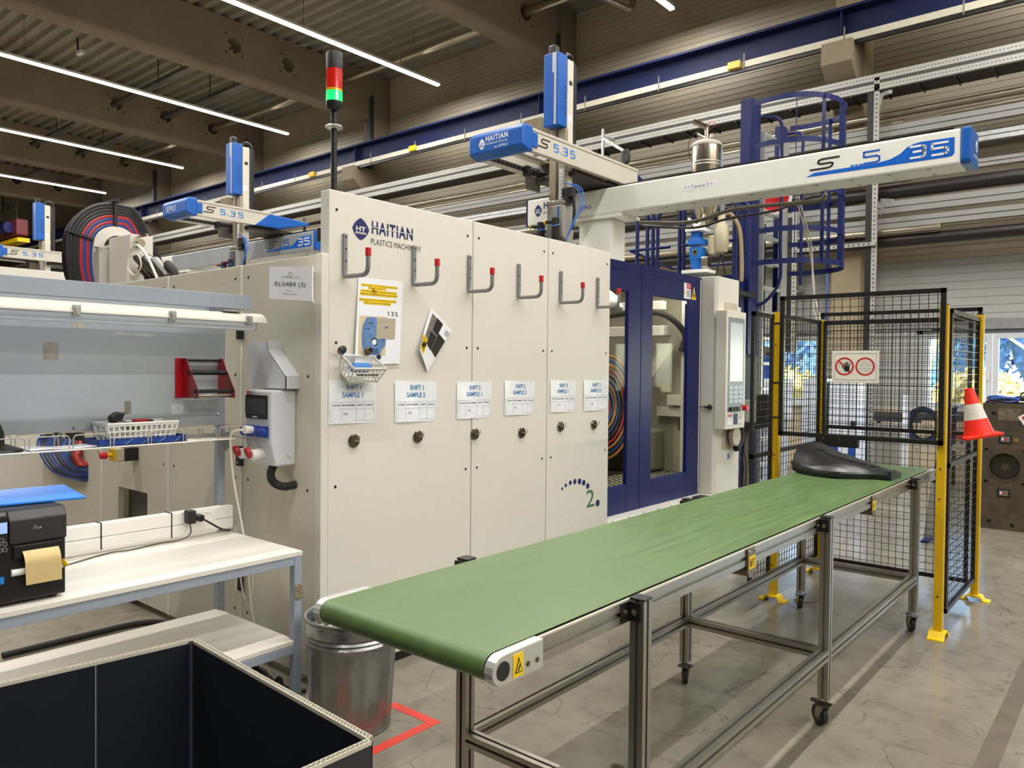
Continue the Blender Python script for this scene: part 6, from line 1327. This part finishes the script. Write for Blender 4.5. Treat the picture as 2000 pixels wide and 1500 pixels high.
# red tape holder on the board
RT = mat('red lacquer', (160, 14, 28), .32, var=.04, coat=.3)
t = T('film_holder', 'red steel tape holder with black rollers on the grey board', 'tape holder', (-3.6, 1.95, 1.44))
for yy in (1.855, 2.045):
    G().prism([(TX0+.047, yy, 1.44), (-3.515, yy, 1.44), (-3.515, yy, 1.475), (-3.63, yy, 1.635), (TX0+.047, yy, 1.635)], (0, .003, 0)).o('side_plate', RT, t, bev=.001)
    G().box(TX0+.047, TX0+.050, yy-.035 if yy < 1.9 else yy, yy if yy < 1.9 else yy+.03, 1.44, 1.635).o('mount_flange', RT, t)
for (xx, zz, rr, m_) in ((-3.655, 1.625, .007, BLACK), (-3.60, 1.565, .013, BLACK), (-3.54, 1.475, .009, BLACK), (-3.535, 1.455, .006, STEEL), (-3.56, 1.447, .006, STEEL)): G().cyl((xx, 1.85, zz), (xx, 2.052, zz), rr, 12).o('cross_roller', m_, t, smooth=True)
# label printer
PB = mat('printer charcoal', (44, 45, 48), .4, var=.04); PB2 = mat('printer black', (22, 22, 23), .35, var=.04)
t = T('label_printer', 'black label printer with a beige label strip, at the left edge', 'printer', (-3.2, .9, TZ))
G().prism([(-3.48, .70, TZ+.012), (-3.05, .70, TZ+.012), (-3.05, .70, 1.055), (-3.075, .70, 1.085), (-3.48, .70, 1.085)], (0, .402, 0)).o('printer_body', PB2, t, bev=.006)
ft = G().prism([(-3.05, .918, .965), (-3.038, .918, .97), (-3.038, .918, 1.052), (-3.062, .918, 1.083), (-3.10, .918, 1.086), (-3.10, .918, .965)], (0, .184, 0)).o('media_door', PB, t, bev=.004)
G().box(-3.05, -3.040, .70, .914, .94, 1.072).o('control_face', PB2, t, bev=.003)
G().box(-3.04, -3.038, .845, .912, 1.012, 1.050).o('display', mat('lcd blue', (140, 170, 228), .2, var=.02, emit=.5), t)
g = G()
for (a, b) in ((.875, .99), (.895, .99), (.885, .975), (.905, .975), (.875, .96), (.905, .955), (.89, .955)): g.lathe([(.006, 0), (.0075, 0), (.0075, .001), (.006, .001)], (-3.040, a, b), 12, (1, 0, 0))
stuff(g.o('button_ring', mat('pale ring', (170, 170, 170), .5), t))
G().box(-3.052, -3.040, .93, 1.09, .915, .962).o('door_lip', PB2, t, bev=.003)
G().box(-3.055, -3.049, .925, 1.085, .82, .955).o('slot_recess', mat('deep black', (8, 8, 8), .6, var=0), t)
G().cyl((-3.045, .925, .868), (-3.045, 1.09, .868), .012, 14).o('peel_roller', WHITEP, t, smooth=True)
G().grid(lambda a, b: V((-3.052+.035*math.sin(min(1, b*2.2)*PI/2)-.004*b, .958+.116*a+.006*b, .950-.128*b**1.15)), 3, 12).o('label_strip', mat('beige label liner', (214, 190, 132), .45, var=.03), t, smooth=True)
G().beam((-3.035, 1.085, .89), (-3.025, 1.098, .865), .008, .010).o('yellow_lever', YEL, t)
G().box(-3.0375, -3.036, 1.03, 1.047, 1.058, 1.061).o('silver_dash', STEEL, ft)
g = G()
for k in range(5): g.beam((-3.0375, .992+.004*k, 1.012+.004*(k % 2)), (-3.0375, .998+.004*k, 1.030-.003*k), .0008, .0022, (1, 0, 0))
g.disc((-3.0378, 1.016, 1.018), .003, (1, 0, 0), .0008, 8)
g.o('stripe_emblem', mat('silver print', (180, 182, 184), .4), ft)
G().box(-3.0495, -3.048, .885, .905, .835, .860).o('blue_sticker', mat('sticker blue', (30, 130, 210), .4), t)
for yy in (.74, 1.07): G().cyl((-3.08, yy, TZ), (-3.08, yy, TZ+.012), .012, 10).cyl((-3.44, yy, TZ), (-3.44, yy, TZ+.012), .012, 10).o('rubber_foot', BLACK, t)
tag(G().prism([(-3.55, .75, 1.087), (-3.20, .72, 1.087), (-3.12, 1.20, 1.087), (-3.50, 1.26, 1.087)], (0, 0, .009)).o('blue_folder', mat('bright blue folder', (46, 130, 230), .4, var=.03), bev=.002), 'bright blue plastic folder lying on the label printer', 'folder')
# loose cables under the bench
t = T('floor_cable', 'black cable lying on the floor under the bench', 'cable', (-4.7, 2, 0)); G().tube(cr([(-4.75, 1.4, .02), (-4.75, 1.8, .02), (-4.72, 2.15, .02), (-4.5, 2.25, .02), (-4.0, 2.2, .02)]), .018, 8).o('cord', RUBBER, t, smooth=True)
t = T('white_cord_loops', 'thin white cords hanging behind the right bench leg', 'cable', (-3.7, 2.15, .4)); G().tube(cr([(-3.66, 2.15, .78), (-3.65, 2.15, .6), (-3.60, 2.15, .40), (-3.52, 2.15, .45), (-3.53, 2.15, .62), (-3.6, 2.15, .72)]), .0045, 6).tube(cr([(-3.67, 2.14, .76), (-3.66, 2.14, .6), (-3.66, 2.14, .45), (-3.68, 2.14, .36)]), .006, 6).o('cord', CABW, t, smooth=True)
t = T('cable_heap', 'heap of dark cables on the floor behind the bench leg', 'cables', (-3.5, 2.15, 0))
for k in range(6): G().tube(cr([(-3.75+.1*k, 2.0+.03*k, .02), (-3.6+.08*k, 2.1, .06+.02*(k % 3)), (-3.5+.05*k, 2.2-.02*k, .03), (-3.3+.03*k, 2.12+.02*k, .015)]), .011, 6).o('cable_strand', RUBBER, t, smooth=True)

# ---------------------------------------------------------------- black corrugated box in front
t = T('corrugated_box', 'open black corrugated plastic container in the lower left foreground', 'container', (-1.7, .6, 0))
c1, c2 = V((-2.135, 1.109, 0)), V((-1.284, 1.060, 0)); dU = (c2-c1).normalized(); dV = V((-.127, -.992, 0)).normalized(); dW = V((-.02, -1, 0)).normalized()
c4, c3 = c1+dV*1.10, c2+dW*1.10; HZ = .80; TH = .0145
def wall(a, b, nrm, name):
    L_ = (b-a).length; d_ = (b-a).normalized(); n_ = V(nrm).normalized()
    p = G().prism([a, b, b+V((0, 0, HZ)), a+V((0, 0, HZ))], n_*.0012).prism([a+n_*(TH-.0012), b+n_*(TH-.0012), b+n_*(TH-.0012)+V((0, 0, HZ)), a+n_*(TH-.0012)+V((0, 0, HZ))], n_*.0012).o(name, CORR, t)
    g = G(); z0 = HZ+.0004; m_ = int(L_/.012)
    g.obb((a+b)/2+n_*.0006+V((0, 0, HZ-.004)), d_*L_/2, n_*.0010, V((0, 0, .0046))).obb((a+b)/2+n_*(TH-.0006)+V((0, 0, HZ-.004)), d_*L_/2, n_*.0010, V((0, 0, .0046)))
    for k in range(m_):
        p0 = a+d_*(L_*k/m_); pm = a+d_*(L_*(k+.5)/m_); p1 = a+d_*(L_*(k+1)/m_)
        for (q0, q1) in ((p0+n_*.0012, pm+n_*(TH-.0012)), (pm+n_*(TH-.0012), p1+n_*.0012)): g.beam(q0+V((0, 0, HZ-.006)), q1+V((0, 0, HZ-.006)), .0011, .0125)
    stuff(g.o('flute_edge', EDGE, p)); return p
wall(c1, c2, (.05, 1, 0), 'box_wall'); w1 = wall(c4, c1, (-1, .12, 0), 'box_wall'); wall(c2, c3, (1, .0, 0), 'box_wall'); wall(c3, c4, (0, -1, 0), 'box_wall')
G().prism([c1, c2, c3, c4], (0, 0, .01)).o('box_floor', CORR, t)
for s_ in (.255, .62): q = c1+dV*s_+dU*.001; G().cyl(q+V((0, 0, .02)), q+V((0, 0, HZ-.01)), .0022, 6).o('fold_line', mat('pale crease', (120, 122, 130), .5), w1)
G().cyl(c1+dU*.004+dV*.004+V((0, 0, .02)), c1+dU*.004+dV*.004+V((0, 0, HZ-.002)), .006, 8).o('corner_weld', mat('shiny weld', (70, 72, 84), .2), t)

# ---------------------------------------------------------------- outdoors beyond the windows
GR = mat('dry sunlit grass', (196, 186, 130), .9, var=.15, scale=.8)
tag(G().box(-60, 60, YW+.25, 90, -.25, -.1).o('grass_ground', GR), 'dry pale grass lawn outside the windows', 'grass', kind='stuff')
FOL = mat('winter hedge leaves', (70, 84, 80), .8, var=.5, scale=6, bump=.6, bscale=8); FOLY = mat('dry hedge leaves', (180, 156, 90), .8, var=.4, scale=6, bump=.6, bscale=8); FOLB = mat('dark evergreen', (64, 100, 150), .8, var=.4, scale=3, bump=.6, bscale=5)
def leafy(name, label, cat, c, sx, sy, sz, m_, n=260, lf=.12, group=None):
    t = T(name, label, cat, (c[0], c[1], 0), group); g = G(); rnd = random.Random(hash(label) % 999 if False else len(label)*7+int(c[0]*3))
    for _ in range(n):
        a, b, rr = rnd.uniform(0, 2*PI), rnd.uniform(-1, 1), rnd.uniform(.75, 1.05); q = math.sqrt(1-b*b)
        p = V((c[0]+sx*rr*q*math.cos(a), c[1]+sy*rr*q*math.sin(a), c[2]+sz*rr*b)); d = V((rnd.uniform(-1, 1), rnd.uniform(-1, 1), rnd.uniform(-1, 1))).normalized(); e = d.orthogonal().normalized()
        f_ = d.cross(e); v_ = [g.bm.verts.new(p+e*lf*1.4), g.bm.verts.new(p+f_*lf*.6), g.bm.verts.new(p-e*lf*1.4), g.bm.verts.new(p-f_*lf*.6)]; g.bm.faces.new(v_)
    stuff(g.o('leaves', m_, t)); G().ball(c, 1, (sx*.92, sy*.92, sz*.92), 3).o('leaf_core', m_, t, smooth=True)
    return t
for k, xx in enumerate((-6.6, -4.0, -1.6, 0.9)):
    leafy('hedge_shrub', 'trimmed %s shrub outside, %s' % (('dark' if k % 2 else 'dry yellow'), ['left of the column', 'behind the cage window', 'in the right window', 'beyond the right edge'][k]), 'shrub', (xx-2.0, 23+k*.3, .82), 1.18, .7, .9, FOLY if k % 2 == 0 else FOL, 500, .09, 'garden hedge shrubs')
for k, xx in enumerate((-12, -8.6, -5.0, -1.2, 2.8)):
    t = leafy('evergreen_tree', 'dark blue evergreen tree outside, %s' % ['far left', 'second from the left', 'behind the column', 'behind the right window', 'at the far right'][k], 'tree', (xx-1.5, 34+4*(k % 2), 3.7), 1.75+.5*(k % 2), 1.5, 3.65, FOLB, 700, .22, 'evergreens outside')
    G().cyl((xx-1.5, 34+4*(k % 2), -.1), (xx-1.5, 34+4*(k % 2), 1.2), .22, 10).o('trunk', mat('pale bark', (196, 178, 150), .8, var=.2), t)
t = T('bare_tree', 'pale bare tree with forked branches in the right window', 'tree', (-2.2, 20, 0))
BK = mat('sunlit bark', (232, 216, 186), .8, var=.12)
G().tube([(-1.75, 20, -.1), (-1.75, 20, 1.0), (-1.9, 20, 2.0), (-2.3, 20, 3.4)], [.16, .09, .07, .04], 8).tube([(-1.8, 20, 1.4), (-1.4, 20, 2.2), (-1.0, 20, 2.8)], [.06, .04, .03], 8).tube([(-1.85, 20, 1.9), (-2.5, 20, 2.4), (-3.0, 20, 3.2)], [.05, .03, .02], 8).tube([(-1.4, 20, 2.2), (-1.4, 20, 3.2)], [.03, .02], 6).o('trunk_and_branches', BK, t, smooth=True)
t = T('bare_tree', 'pale slanting branch in the window behind the yellow post', 'tree', (-4.4, 22, 0)); G().tube([(-4.5, 22, -.1), (-4.5, 22, 1.6), (-4.1, 22, 3.4)], [.14, .1, .07], 8).o('trunk_and_branches', BK, t, smooth=True)

for k, xx in enumerate((-16.0, -12.0, -8.0, -4.0, 0.0, 4.0)):
    leafy('evergreen_tree', 'tall bluish evergreen in the back row outside, %s' % ['far left', 'left', 'left of the column', 'behind the column', 'behind the right window', 'far right'][k], 'tree', (xx-3, 46, 4.65), 1.7, 1.5, 4.4, FOLB, 500, .25, 'evergreens outside')
t = T('tray_hook_bracket', 'dark bracket with a black cable coil behind the robot arm', 'bracket', (-7.6, 11.6, 5.2))
G().box(-7.68, -7.64, 11.6, 11.64, 5.15, 5.9).o('bracket_post', GALV, t); G().beam((-7.64, 11.62, 5.72), (-7.2, 11.62, 5.42), .05, .05).o('bracket_arm', GALV, t)
G().beam((-7.66, 11.64, 5.75), (-7.66, 12.0, 5.8), .04, .04).o('bracket_tie', GALV, t)
for k in range(3): G().tube([(-7.19+.02*k+.05*math.cos(a), 11.6, 5.32+.12*math.sin(a)) for a in [2*PI*i/16 for i in range(16)]], .018, 6, closed=True).o('cable_coil', BLACK, t, smooth=True)
